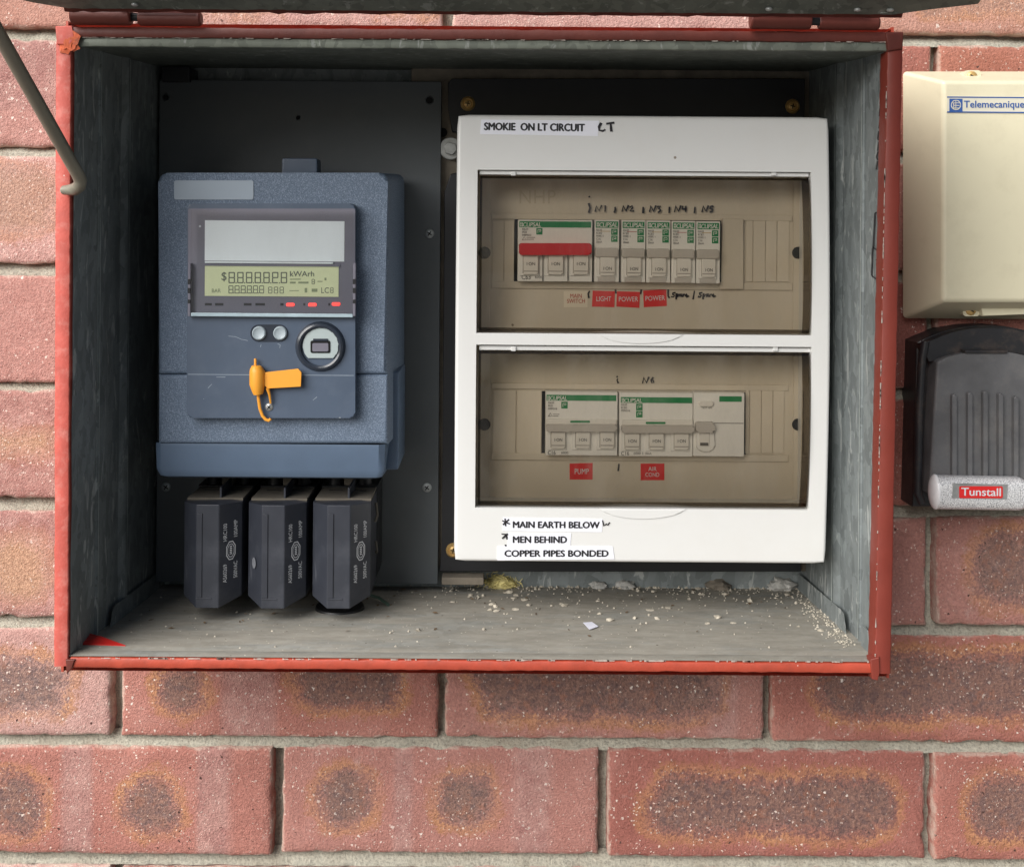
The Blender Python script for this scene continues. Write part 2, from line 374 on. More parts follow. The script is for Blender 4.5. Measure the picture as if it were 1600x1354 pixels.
def rect(x0, y0, x1, y1, Y):
    c = P((x0+x1)/2, (y0+y1)/2, Y); k = K(Y)
    hw, hh = (x1-x0)/2*k, (y1-y0)/2*k
    return c.x-hw, c.x+hw, c.z-hh, c.z+hh
def wbox(x0, x1, y0, y1, z0, z1, bev=0.0, seg=2, bm=None):
    b = bmesh.new()
    vs = [b.verts.new((x, y, z)) for x in (x0, x1) for y in (y0, y1) for z in (z0, z1)]
    for f in ((0, 1, 3, 2), (4, 6, 7, 5), (0, 4, 5, 1), (2, 3, 7, 6), (0, 2, 6, 4), (1, 5, 7, 3)):
        b.faces.new([vs[i] for i in f])
    if bev > 0: bmesh.ops.bevel(b, geom=list(b.edges), offset=bev, segments=seg, profile=0.5, affect='EDGES')
    if bm is None: return b
    return merge(bm, b)
def merge(bm, b, mtx=None):
    if mtx is not None: bmesh.ops.transform(b, matrix=mtx, verts=b.verts)
    me = bpy.data.meshes.new('tmp'); b.to_mesh(me); b.free(); bm.from_mesh(me); bpy.data.meshes.remove(me)
    return bm
def box(x0, y0, x1, y1, Yf, Yb, bev=0.0, seg=2, bm=None):
    a = rect(x0, y0, x1, y1, Yf)
    return wbox(a[0], a[1], Yf, Yb, a[2], a[3], bev, seg, bm)
def poly(pts, Yf, Yb, bev=0.0, seg=2, bm=None, back_scale=1.0, front_only=True):
    """outline in photo pixels at depth Yf, extruded straight back to Yb"""
    w = [P(x, y, Yf) for x, y in pts]
    return wpoly([(v.x, v.z) for v in w], Yf, Yb, bev, seg, bm, back_scale, front_only)
def wpoly(w, Yf, Yb, bev=0.0, seg=2, bm=None, back_scale=1.0, front_only=True):
    b = bmesh.new()
    cx = sum(p[0] for p in w)/len(w); cz = sum(p[1] for p in w)/len(w)
    fr = [b.verts.new((x, Yf, z)) for x, z in w]
    bk = [b.verts.new((cx+(x-cx)*back_scale, Yb, cz+(z-cz)*back_scale)) for x, z in w]
    ff = b.faces.new(fr); b.faces.new(bk[::-1])
    n = len(w)
    for i in range(n): b.faces.new((fr[i], bk[i], bk[(i+1) % n], fr[(i+1) % n]))
    if bev > 0:
        ed = list(ff.edges) if front_only else list(b.edges)
        bmesh.ops.bevel(b, geom=ed, offset=bev, segments=seg, profile=0.5, affect='EDGES')
    return b if bm is None else merge(bm, b)
def rr(x0, y0, x1, y1, r, n=5, corners=(1, 1, 1, 1)):
    """rounded rectangle outline in pixels; corners tl, tr, br, bl"""
    out = []
    for (cx, cy, a0, on, px, py) in ((x0+r, y0+r, 180, corners[0], x0, y0), (x1-r, y0+r, 270, corners[1], x1, y0),
                                     (x1-r, y1-r, 0, corners[2], x1, y1), (x0+r, y1-r, 90, corners[3], x0, y1)):
        if not on: out.append((px, py)); continue
        for i in range(n+1):
            a = math.radians(a0+90*i/n); out.append((cx+r*math.cos(a), cy+r*math.sin(a)))
    return out
def lathe(px, py, prof, n=24, bm=None):
    """prof: list of (radius in px measured at its Y, Y); axis along Y"""
    b = bmesh.new(); rings = []
    Y0 = prof[0][1]; c = P(px, py, Y0); k = K(Y0)
    for r, Y in prof:
        if r <= 0: rings.append([b.verts.new((c.x, Y, c.z))]); continue
        rings.append([b.verts.new((c.x+r*k*math.cos(2*math.pi*i/n), Y, c.z+r*k*math.sin(2*math.pi*i/n))) for i in range(n)])
    for A, B in zip(rings, rings[1:]):
        for i in range(n):
            j = (i+1) % n
            if len(A) == 1 and len(B) == 1: continue
            if len(A) == 1: b.faces.new((A[0], B[i], B[j]))
            elif len(B) == 1: b.faces.new((A[i], A[j], B[0]))
            else: b.faces.new((A[i], A[j], B[j], B[i]))
    return b if bm is None else merge(bm, b)
def tube(pts, r, n=10, bm=None, cap=True):
    """round bar through world points; r number or list"""
    b = bmesh.new(); rings = []
    m = len(pts); rs = r if isinstance(r, (list, tuple)) else [r]*m
    up = None
    for i, p in enumerate(pts):
        p = Vector(p)
        t = (Vector(pts[min(i+1, m-1)])-Vector(pts[max(i-1, 0)])).normalized()
        if up is None:
            up = t.orthogonal().normalized()
        up = (up-t*up.dot(t)).normalized(); sd = t.cross(up)
        rings.append([b.verts.new(p+(up*math.cos(2*math.pi*j/n)+sd*math.sin(2*math.pi*j/n))*rs[i]) for j in range(n)])
    for A, B in zip(rings, rings[1:]):
        for j in range(n): b.faces.new((A[j], A[(j+1) % n], B[(j+1) % n], B[j]))
    if cap: b.faces.new(rings[0][::-1]); b.faces.new(rings[-1])
    return b if bm is None else merge(bm, b)
def strip(A, B, C, D, Yf, Yb, n=40, jit=0.0, seed=0, bm=None, rnd=0.0007):
    """bar whose front is the pixel quad A-B (one long edge) and D-C (other long edge); edges waver by jit metres"""
    b = bmesh.new()
    a, bb, c, d = (P(*q, Yf) for q in (A, B, C, D))
    rows = []
    for i in range(n+1):
        t = i/n
        p = a.lerp(bb, t); q = d.lerp(c, t)
        w = (q-p); L = w.length; w = w.normalized()
        p = p+w*jit*noise.noise(Vector((t*n*0.9, seed, 0.3)))*1.6; q = q+w*jit*noise.noise(Vector((t*n*0.9, seed+9, 0.7)))*1.6
        wob = jit*0.7*noise.noise(Vector((t*n*0.35, seed+20, 0)))
        e = min(rnd, L*0.3)
        pts = [(p, Yb), (p, Yf+e), (p+w*e*0.35, Yf+e*0.35), (p+w*e, Yf), ((p+q)/2, Yf-0.0002), (q-w*e, Yf), (q-w*e*0.35, Yf+e*0.35), (q, Yf+e), (q, Yb)]
        rows.append([b.verts.new((v.x, y+wob, v.z)) for v, y in pts])
    for R1, R2 in zip(rows, rows[1:]):
        for j in range(len(R1)-1): b.faces.new((R1[j], R1[j+1], R2[j+1], R2[j]))
    b.faces.new(rows[0]); b.faces.new(rows[-1][::-1])
    return b if bm is None else merge(bm, b)
def lump(center, r, seed, squash=(1, 1, 1), rough=0.4, sub=2, bm=None):
    b = bmesh.new(); bmesh.ops.create_icosphere(b, subdivisions=sub, radius=1)
    for v in b.verts:
        k = 1+rough*(0.6*noise.noise(v.co*1.3+Vector((seed*3.1, seed, 0)))+0.35*noise.noise(v.co*3.1+Vector((seed, 5, seed)))+0.2*noise.noise(v.co*6.3+Vector((seed, 1, 2))))
        v.co = Vector((v.co.x*k*r*squash[0], v.co.y*k*r*squash[1], v.co.z*k*r*squash[2]))+Vector(center)
    return b if bm is None else merge(bm, b)
def flat(pts, Y):
    """flat print: pixel outline at depth Y"""
    b = bmesh.new(); b.faces.new([b.verts.new(P(x, y, Y)) for x, y in pts]); return b
def ribbon(strokes, w, Y, bm=None):
    """marker strokes: lists of pixel points"""
    b = bm or bmesh.new(); hw = w/2
    for st in strokes:
        if len(st) == 1: st = [st[0], (st[0][0]+0.8, st[0][1]+0.6)]
        L = []; R = []
        for i, p in enumerate(st):
            a = st[max(0, i-1)]; c = st[min(len(st)-1, i+1)]
            dx, dy = c[0]-a[0], c[1]-a[1]; l = math.hypot(dx, dy) or 1
            nx, ny = -dy/l*hw, dx/l*hw
            ex = (dx/l*hw*(-1 if i == 0 else (1 if i == len(st)-1 else 0)), dy/l*hw*(-1 if i == 0 else (1 if i == len(st)-1 else 0)))
            wv = 1+0.25*math.sin(i*2.1+p[0])
            L.append(b.verts.new(P(p[0]+nx*wv+ex[0]*.5, p[1]+ny*wv+ex[1]*.5, Y))); R.append(b.verts.new(P(p[0]-nx*wv+ex[0]*.5, p[1]-ny*wv+ex[1]*.5, Y)))
        for i in range(len(st)-1): b.faces.new((L[i], L[i+1], R[i+1], R[i]))
    return b
TXT_CACHE = {}
def text_mesh(s, bold, shear, space):
    key = (s, bold, shear, space)
    if key in TXT_CACHE: return TXT_CACHE[key]
    cu = bpy.data.curves.new('t', 'FONT'); cu.body = s; cu.offset = bold; cu.shear = shear; cu.space_character = space
    cu.resolution_u = 3; cu.align_x = 'LEFT'
    o = bpy.data.objects.new('t', cu); COL.objects.link(o); bpy.context.view_layer.update()
    me = bpy.data.meshes.new_from_object(o.evaluated_get(bpy.context.evaluated_depsgraph_get()))
    vs = [v.co.copy() for v in me.vertices]; fs = [tuple(p.vertices) for p in me.polygons]
    bpy.data.objects.remove(o); bpy.data.curves.remove(cu); bpy.data.meshes.remove(me)
    TXT_CACHE[key] = (vs, fs); return vs, fs
def text(s, x0, y0, x1, y1, Y, m, parent, name='lettering', bold=0.0, shear=0.0, rot=0.0, space=1.0, bow=False):
    """lettering whose bounding box fills the pixel rectangle; rot in degrees anticlockwise in the photo.
    plane: optional function (u, v in pixels) -> world point"""
    vs, fs = text_mesh(s, 0.0, shear, space)
    ax0, ax1 = min(v.x for v in vs), max(v.x for v in vs); ay0, ay1 = min(v.y for v in vs), max(v.y for v in vs)
    cx, cy = (x0+x1)/2, (y0+y1)/2; w, h = x1-x0, y1-y0
    r = math.radians(rot); b = bmesh.new()
    wt = bold*h*0.9
    for kk, (ox, oy) in enumerate(((0, 0),) if bold <= 0 else ((-wt, 0), (wt, 0), (0, wt*0.6), (0, -wt*0.6))):
        out = []
        for v in vs:
            u = ((v.x-ax0)/(ax1-ax0)-0.5)*(w-2*wt)+ox; t = ((v.y-ay0)/(ay1-ay0)-0.5)*(h-1.2*wt)+oy
            X = cx+u*math.cos(r)-t*math.sin(r); Z = cy-(u*math.sin(r)+t*math.cos(r))
            out.append(b.verts.new(P(X, Z, Y-kk*0.00002)))
        for f in fs:
            try: b.faces.new([out[i] for i in f])
            except ValueError: pass
    return obj(name, b, m, parent, smooth=False, bow=bow)
def screw(px, py, r, Y, parent, m, slot=M_HOLE, name='screw', rot=20, style='cross'):
    s = obj(name, lathe(px, py, [(0, Y-0.0012), (r*0.55, Y-0.0011), (r*0.9, Y-0.0006), (r, Y), (r, Y+0.0005)], 20), m, parent)
    b = bmesh.new(); c = P(px, py, Y-0.00125); k = K(Y)*r
    for a in ((rot, rot+90) if style == 'cross' else (rot,)):
        q = wbox(-0.55*k, 0.55*k, -0.0001, 0.0003, -0.11*k, 0.11*k)
        merge(b, q, Matrix.Translation(c) @ Matrix.Rotation(math.radians(a), 4, 'Y'))
    obj('drive_slot', b, slot, s, smooth=False)
    return s

# ------------------------------------------------------------------ unseen paving, added below to bounce light up into the box
b = bmesh.new()
b.faces.new([b.verts.new(v) for v in ((-40, -60, -1.25), (40, -60, -1.25), (40, 0.14, -1.25), (-40, 0.14, -1.25))])
gr = obj('ground', b, mat('concrete_paving', (0.15, 0.145, 0.135, 1), 0.9, var=0.15, vscale=3, dirt=0.3, dirtcol=(0.13, 0.12, 0.11, 1), dscale=8), smooth=False, kind='structure')
# ------------------------------------------------------------------ the brick wall
YW = 0.130                                   # brick face
OUT = (P(88, 500, 0).x, P(1404, 500, 0).x, P(800, 1046, 0).z-0.008, P(800, 48, 0).z+0.006)    # outside of the meter box shell
KB = K(YW)
wall = thing('brick_wall', 'red brick wall with burnt oval marks and recessed grey mortar joints', 'wall', (0, YW, -1.25))
PITCH = 509.5*KB; COURSE = 184.0*KB; JH = 17*KB; JV = 14*KB
Z0 = P(800, 1162, YW).z                       # centre of the bed joint below the box
X_A = P(943, 1255, YW).x; X_B = P(690, 1090, YW).x
# burnt marks and kiln stripes read off the photo: row -> list of (cx, cy, rx, ry), pixels
BURN = [(20, 1255, 58, 58), (236, 1256, 56, 54), (540, 1250, 56, 56), (728, 1250, 56, 54), (1208, 1257, 205, 58), (1622, 1258, 118, 58),
        (20, 1073, 98, 56), (282, 1078, 50, 48), (545, 1068, 90, 50), (935, 1062, 205, 72), (1460, 1072, 190, 62),
        (14, 310, 84, 62), (30, 885, 60, 60), (1596, 888, 92, 66), (1540, 8, 110, 26), (350, 10, 90, 20), (640, 12, 60, 18), (30, 690, 60, 30)]
STRIPE = [(122, 1255, 22, 90), (334, 1255, 26, 90), (628, 1255, 14, 90), (832, 1255, 28, 90), (388, 1075, 40, 90), (1130, 1090, 20, 60), (30, 870, 60, 90), (30, 110, 60, 60), (30, 690, 80, 90)]
BURN_W = [(P(x, y, YW).x, P(x, y, YW).z, rx*KB, ry*KB, (0.30 if (x, y) == (14, 310) else 0.0 if (x < 40 and 600 < y < 900) else 0.5 if y < 20 else 1.0)) for x, y, rx, ry in BURN]
STR_W = [(P(x, y, YW).x, P(x, y, YW).z, rx*KB, ry*KB) for x, y, rx, ry in STRIPE]
FX0, FX1, FZ0, FZ1 = P(-60, 0, YW).x, P(1660, 0, YW).x, P(0, 1400, YW).z, P(0, -60, YW).z
RB = random.Random(5)
def make_brick(x0, x1, z0, z1, seed, tone, burns):
    b = bmesh.new()
    lay = b.verts.layers.float_color.new('burn'); le = b.verts.layers.float.new('edge')
    w, h = x1-x0, z1-z0
    vis = x1 > FX0 and x0 < FX1 and z1 > FZ0 and z0 < FZ1
    if not vis and w > 0.15 and RB.random() < 0.75:
        burns = burns+[(x0+w*RB.uniform(.3, .7), z0+h*.5, RB.choice((0.025, 0.035, 0.08)), 0.027, RB.uniform(.4, 1))]
    st = 0.0045 if vis else 0.012
    def axis(L):
        n = max(2, int((L-0.006)/st)); e = [0, 0.0010, 0.0028]
        return e+[0.0028+(L-0.0056)*i/n for i in range(1, n)]+[L-0.0028, L-0.0010, L]
    U, V = axis(w), axis(h); nu, nv = len(U), len(V)
    tilt = (random.uniform(-1, 1)*0.0012, random.uniform(-1, 1)*0.0008, random.uniform(-1, 1)*0.0009)
    g = []
    for i, u in enumerate(U):
        col = []
        for j, v in enumerate(V):
            e = min(u, w-u, v, h-v)
            y = YW + (0.0022 if e < 0.0004 else 0.0006 if e < 0.0015 else 0.0)
            p = Vector((x0+u, 0, z0+v))
            n1 = noise.noise(p*60+Vector((0, seed, 0))); n2 = noise.noise(p*190+Vector((0, seed, 0)))
            y += -0.0004*n1-0.00022*n2+tilt[0]+tilt[1]*(u/w-.5)*2+tilt[2]*(v/h-.5)*2
            if e < 0.004:                                   # worn, chipped arrises
                ch = noise.noise(p*110+Vector((7, seed*2.3, 0)))
                y += max(0, ch-0.25)*0.006*(1-e/0.004)
                inx = (1 if u < 0.003 else -1 if w-u < 0.003 else 0); inz = (1 if v < 0.003 else -1 if h-v < 0.003 else 0)
                q = (1-e/0.004)*(0.0008*n2+0.0012*n1+max(0, ch-0.3)*0.004)
                p = p+Vector((inx*q, 0, inz*q))
            vt = b.verts.new((p.x, y, p.z))
            f = 3.0; fs_ = 1.0
            for bx, bz, rx, rz, bs in burns:
                rc = min(rx, rz)*0.85
                dx, dz = abs(x0+u-bx)-(rx-rc), abs(z0+v-bz)-(rz-rc)
                sd = math.hypot(max(dx, 0), max(dz, 0))+min(max(dx, dz), 0)-rc
                q_ = max(0, 1+sd/0.026)
                if q_ < f: f = q_; fs_ = bs
            s = 0.0
            for bx, bz, rx, rz in STR_W:
                if abs(x0+u-bx) < rx*1.15 and abs(z0+v-bz) < rz: s = max(s, min(1, (rx*1.15-abs(x0+u-bx))/(rx*0.25)))
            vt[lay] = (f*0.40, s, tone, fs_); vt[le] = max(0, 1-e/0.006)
            col.append(vt)
        g.append(col)
    for i in range(nu-1):
        for j in range(nv-1): b.faces.new((g[i][j], g[i+1][j], g[i+1][j+1], g[i][j+1]))
    rim = [g[i][0] for i in range(nu)]+[g[nu-1][j] for j in range(1, nv)]+[g[i][nv-1] for i in range(nu-2, -1, -1)]+[g[0][j] for j in range(nv-2, 0, -1)]
    bk = []
    for v in rim:
        k = b.verts.new((v.co.x, YW+0.03, v.co.z)); k[lay] = v[lay]; bk.append(k)
    for i in range(len(rim)): b.faces.new((rim[i], rim[(i+1) % len(rim)], bk[(i+1) % len(rim)], bk[i]))
    obj('brick', b, M_BRICK, wall, angle=50)
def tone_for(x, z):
    t = max(0, min(1, (P(130, 0, YW).x-x)/0.05))          # bricks beside and left of the box paler: brighter light put into the colour
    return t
bm_mort = bmesh.new()
def mgrid(bm, x0, x1, z0, z1, prof, seed, vertical=False):
    """mortar joint surface with a depth profile across it"""
    L = (z1-z0) if vertical else (x1-x0); W = (x1-x0) if vertical else (z1-z0)
    if L <= 0.001: return
    vis = x1 > FX0 and x0 < FX1 and z1 > FZ0 and z0 < FZ1
    n = max(2, int(L/(0.003 if vis else 0.03))); rows = []
    for i in range(n+1):
        r = []
        for t, dep in prof:
            if vertical: x, z = x0+W*t, z0+L*i/n
            else: x, z = x0+L*i/n, z0+W*t
            q = Vector((x*1.0, seed, z))
            d = dep+0.0011*noise.noise(q*150)+0.0014*noise.noise(q*45)+max(0, noise.noise(q*28+Vector((3, 3, 3)))-0.45)*0.008
            r.append(bm.verts.new((x, YW+max(0.0006, d), z)))
        rows.append(r)
    for A, B in zip(rows, rows[1:]):
        for j in range(len(A)-1): bm.faces.new((A[j], B[j], B[j+1], A[j+1]))
XL, XR = P(-1000, 0, YW).x, P(2650, 0, YW).x
OG = 0.0012
seed = 0
for row in range(-7, 12):
    zb = Z0+row*COURSE+JH/2; zt = Z0+(row+1)*COURSE-JH/2
    # bed joint below this row: struck joint, deep at its upper edge and coming out at its lower edge
    prof = [(-0.12, 0.0022), (0.06, 0.0022), (0.30, 0.0035), (0.55, 0.0058), (0.80, 0.0085), (1.0, 0.0100), (1.15, 0.0105)]
    for (a, c) in (((XL, XR),) if not (OUT[2] < zb and zb-JH < OUT[3]) else ((XL, OUT[0]-OG), (OUT[1]+OG, XR))):
        mgrid(bm_mort, a, c, zb-JH, zb, prof, row*3.3)
    x0 = (X_B if row % 2 == 0 else X_A)
    i0 = int((XL-x0)/PITCH)-1
    for i in range(i0, i0+12):
        bx0 = x0+i*PITCH+JV/2; bx1 = x0+(i+1)*PITCH-JV/2
        if bx1 < XL or bx0 > XR: continue
        seed += 1
        jz = random.uniform(-0.0012, 0.0012)
        a0, a1 = bx0+random.uniform(-.001, .001), bx1+random.uniform(-.001, .001)
        b0, b1 = zb+jz, zt+jz+random.uniform(-.0008, .0008)
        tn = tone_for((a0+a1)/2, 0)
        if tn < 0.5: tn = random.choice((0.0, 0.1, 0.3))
        pieces = []
        if a1 < OUT[0] or a0 > OUT[1] or b1 < OUT[2] or b0 > OUT[3]: pieces.append((a0, a1, b0, b1))
        else:
            if a0 < OUT[0]-0.006: pieces.append((a0, OUT[0]-OG, b0, b1))
            if a1 > OUT[1]+0.006: pieces.append((OUT[1]+OG, a1, b0, b1))
            m0, m1 = max(a0, OUT[0]), min(a1, OUT[1])
            if m1-m0 > 0.01:
                if b1 > OUT[3]+0.008: pieces.append((m0, m1, OUT[3]+OG, b1))
                if b0 < OUT[2]-0.008: pieces.append((m0, m1, b0, OUT[2]-OG))
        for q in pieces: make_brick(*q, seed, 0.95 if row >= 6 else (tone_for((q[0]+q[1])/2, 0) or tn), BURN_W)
        # perpend at the left end of this brick
        px = bx0-JV
        if not (px+JV > OUT[0] and px < OUT[1] and zb < OUT[3] and zt > OUT[2]):
            mgrid(bm_mort, px, px+JV, zb-0.004, zt+0.004, [(-0.2, 0.0135), (0.15, 0.013), (0.5, 0.0125), (0.85, 0.0115), (1.2, 0.011)], row+i*2.2, True)
        elif zb < OUT[2]-0.01: mgrid(bm_mort, px, px+JV, zb-0.004, OUT[2]-OG, [(-0.2, 0.0135), (0.15, 0.013), (0.5, 0.0125), (0.85, 0.0115), (1.2, 0.011)], row+i*2.2, True)
        elif zt > OUT[3]+0.01: mgrid(bm_mort, px, px+JV, OUT[3]+OG, zt+0.004, [(-0.2, 0.0135), (0.15, 0.013), (0.5, 0.0125), (0.85, 0.0115), (1.2, 0.011)], row+i*2.2, True)
obj('mortar', bm_mort, M_MORTAR, wall, angle=60)

# ------------------------------------------------------------------ the meter box
YB = 0.186
mbox = thing('meter_box', 'open galvanised steel meter box with chipped red painted rim and raised lid', 'meter box', P(750, 1046, 0.09))
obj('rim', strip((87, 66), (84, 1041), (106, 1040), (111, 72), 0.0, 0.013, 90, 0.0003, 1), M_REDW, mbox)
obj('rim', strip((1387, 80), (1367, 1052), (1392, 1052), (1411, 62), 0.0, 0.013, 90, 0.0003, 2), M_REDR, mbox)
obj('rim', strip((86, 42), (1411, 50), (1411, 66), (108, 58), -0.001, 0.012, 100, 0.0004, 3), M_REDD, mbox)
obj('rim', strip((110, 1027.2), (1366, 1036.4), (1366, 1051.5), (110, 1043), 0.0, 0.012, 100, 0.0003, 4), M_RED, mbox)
obj('rim_lip', strip((111, 57.5), (1386, 66), (1386, 80), (111, 72.5), 0.0008, 0.004, 100, 0.0002, 5, rnd=0.0005), M_LIPG, mbox)
# chips along the painted edges
for nm, (A, B), wd, n in (('paint_chip', ((111, 58), (1380, 66)), 1.6, 60), ('paint_chip', ((112, 1027.5), (1364, 1034)), 1.6, 70), ('paint_chip', ((1386, 90), (1367, 1040)), 1.2, 60)):
    b = bmesh.new()
    for i in range(n):
        t = random.random(); L = random.choice((2, 3, 4, 6, 9, 16, 28))*random.uniform(0.7, 1.3); x, y = A[0]+(B[0]-A[0])*t, A[1]+(B[1]-A[1])*t
        dx, dy = (B[0]-A[0]), (B[1]-A[1]); l = math.hypot(dx, dy); dx /= l; dy /= l
        pts = []
        for s in range(6):
            pts.append((x+dx*L*s/5, y+dy*L*s/5, random.uniform(0.2, wd)))
        up = [P(px+dy*w, py-dx*w, -0.0006) for px, py, w in pts]; dn = [P(px-dy*w*0.8, py+dx*w*0.8, -0.0006) for px, py, w in pts]
        for off in (0,):
            U = [b.verts.new(v) for v in up]; D = [b.verts.new(v) for v in dn]
            for s in range(5): b.faces.new((U[s], U[s+1], D[s+1], D[s]))
    obj(nm, b, M_CHIP, mbox, smooth=False, kind='stuff')
# corner blob of paint and bent corner tabs
obj('paint_blob', lump(P(108, 64, -0.0012), 0.0042, 3, (1.3, 0.25, 1.5), 1.3, 3), M_RUST, mbox)
obj('corner_tab', poly([(102, 1030), (117, 1030), (112, 1044), (104, 1053)], -0.0012, 0.006, 0.0005), M_REDD, mbox)
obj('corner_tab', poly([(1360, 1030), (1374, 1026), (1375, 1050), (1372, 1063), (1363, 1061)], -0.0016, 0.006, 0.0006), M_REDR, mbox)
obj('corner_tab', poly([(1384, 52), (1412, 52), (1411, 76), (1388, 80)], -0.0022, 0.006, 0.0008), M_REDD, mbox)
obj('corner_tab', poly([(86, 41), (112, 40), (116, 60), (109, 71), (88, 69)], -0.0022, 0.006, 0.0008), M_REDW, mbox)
# galvanised shell
XLi = P(112, 520, 0).x; XRi = P(1385, 520, 0).x
ZTf, ZTb = P(760, 75, 0).z, P(760, 110, YB).z
ZBf, ZBb = P(760, 1030, 0).z, P(760, 915, YB).z
def side_wall(sgn, xi):
    prof = [(0.0, 0.0015), (0.0, 0.044), (0.0016, 0.0443), (0.0016, 0.0462), (0.0004, 0.0475), (0.0004, 0.088), (0.0022, 0.0915), (0.0036, 0.0945), (0.0036, 0.098), (0.0016, 0.101), (0.0012, YB+0.002)]
    b = bmesh.new(); n = 60; cols = []
    for off, Y in prof:
        z0 = ZBf+(ZBb-ZBf)*(Y/YB)-0.004; z1 = ZTf+(ZTb-ZTf)*(Y/YB)+0.004
        cols.append([b.verts.new((xi-sgn*(off+0.00045*noise.noise(Vector((i*0.16, Y*40, sgn)))), Y, z0+(z1-z0)*i/n)) for i in range(n+1)])
    for A, B in zip(cols, cols[1:]):
        for i in range(n): b.faces.new((A[i], A[i+1], B[i+1], B[i]))
    return obj('side_wall', b, M_GALV, mbox, angle=25)
side_wall(-1, XLi); side_wall(1, XRi)
for sgn, xi in ((-1, XLi), (1, XRi)):
    for Ya, w_ in ((0.0440, 0.0011), (0.0965, 0.0016)):
        b = bmesh.new(); L_ = []; R_ = []; n = 70
        off = 0.0021 if Ya < 0.05 else 0.0040
        za, zb_ = ZBf+(ZBb-ZBf)*(Ya/YB)+0.002, ZTf+(ZTb-ZTf)*(Ya/YB)-0.001
        for i in range(n+1):
            z = za+(zb_-za)*i/n; j_ = 0.0003*noise.noise(Vector((i*0.7, sgn*3, Ya*90)))
            L_.append(b.verts.new((xi-sgn*off, Ya-w_/2+j_, z))); R_.append(b.verts.new((xi-sgn*off, Ya+w_/2+j_*0.5, z)))
        for i in range(n): b.faces.new((L_[i], L_[i+1], R_[i+1], R_[i]))
        obj('seam_edge', b, M_SEAM, mbox)
def slab(name, xa, xb, pts, m, nx=60, jit=0.0006, th=None):
    b = bmesh.new(); rows = []
    for Y, z in pts:
        rows.append([b.verts.new((xa+(xb-xa)*i/nx, Y, z+jit*min(1, Y/0.05)**2*noise.noise(Vector((i*0.17, Y*30, z))))) for i in range(nx+1)])
    for A, B in zip(rows, rows[1:]):
        for i in range(nx): b.faces.new((A[i], A[i+1], B[i+1], B[i]))
    return obj(name, b, m, mbox, angle=30)
zl = P(760, 1030, 0).z
slab('floor_pan', XLi-0.0005, XRi+0.0005, [(0.001, zl), (0.0105, zl+0.0002), (0.0125, zl-0.0008), (0.014, zl-0.0006)]+[(0.014+(YB-0.014)*t/12, zl-0.0006+(ZBb-zl)*t/12) for t in range(1, 13)], M_FLOOR, 80)
slab('roof_sheet', XLi-0.0005, XRi+0.0005, [(0.001+(YB-0.001)*t/12, ZTf+(ZTb-ZTf)*t/12) for t in range(13)], M_GALVD, 80)
obj('back_sheet', wbox(XLi-0.004, XRi+0.004, YB, YB+0.0015, ZBb-0.006, ZTb+0.006), M_GALV, mbox)
# outer skins
for sx in (OUT[0], OUT[1]-0.0015): obj('outer_skin', wbox(sx, sx+0.0015, 0.012, YB+0.001, OUT[2], OUT[3]), M_RED, mbox)
for (za_, zb_) in ((OUT[3]-0.0012, ZTb+0.0030), (OUT[2]+0.0008, ZBb-0.0045)):
    b = bmesh.new()
    q = [b.verts.new(v) for v in ((OUT[0]+0.0016, 0.0125, za_), (OUT[1]-0.0016, 0.0125, za_), (OUT[1]-0.0016, YB+0.001, zb_), (OUT[0]+0.0016, YB+0.001, zb_))]
    b.faces.new(q); bmesh.ops.solidify(b, geom=list(b.faces), thickness=0.001)
    obj('outer_skin', b, M_RED, mbox)
# upturned floor flanges against the side walls
for sgn, xi in ((-1, XLi), (1, XRi)):
    xo = xi-sgn*0.0042
    za = lambda Y: zl-0.0006+(ZBb-zl)*(Y-0.014)/(YB-0.014)
    b = bmesh.new(); top = []; bot = []
    for i in range(25):
        Y = 0.062+(YB-0.064)*i/24; hgt = 0.013 if i > 1 else (0.002 if i == 0 else 0.012)
        top.append(b.verts.new((xo, Y, za(Y)+hgt+0.0005*noise.noise(Vector((i*.9, sgn, 4))))))
        bot.append(b.verts.new((xo, Y, za(Y)-0.001)))
    for i in range(24): b.faces.new((top[i], top[i+1], bot[i+1], bot[i]))
    obj('floor_flange', b, M_GALV, mbox)
# front corner flange of the right wall and floor
obj('corner_flange', wbox(XRi-0.0034, XRi-0.0022, 0.002, 0.034, zl-0.002, zl+0.012, 0.0004), M_GALV, mbox)
# hinges on top of the rim
for (xa, xb, xc, xd) in ((112, 205, 217, 315), (1172, 1266, 1279, 1373)):
    dy = (xa-112)*0.006
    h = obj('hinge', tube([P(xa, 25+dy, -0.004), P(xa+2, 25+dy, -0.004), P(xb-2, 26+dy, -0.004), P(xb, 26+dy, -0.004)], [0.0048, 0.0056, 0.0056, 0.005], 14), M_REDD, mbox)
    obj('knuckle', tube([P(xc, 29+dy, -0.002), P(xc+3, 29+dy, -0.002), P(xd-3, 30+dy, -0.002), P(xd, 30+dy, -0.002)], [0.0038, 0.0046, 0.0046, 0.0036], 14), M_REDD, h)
    obj('pin', tube([P(xb-4, 26+dy, -0.003), P(xc+6, 28+dy, -0.003)], 0.0027, 10), M_BLACK, h)
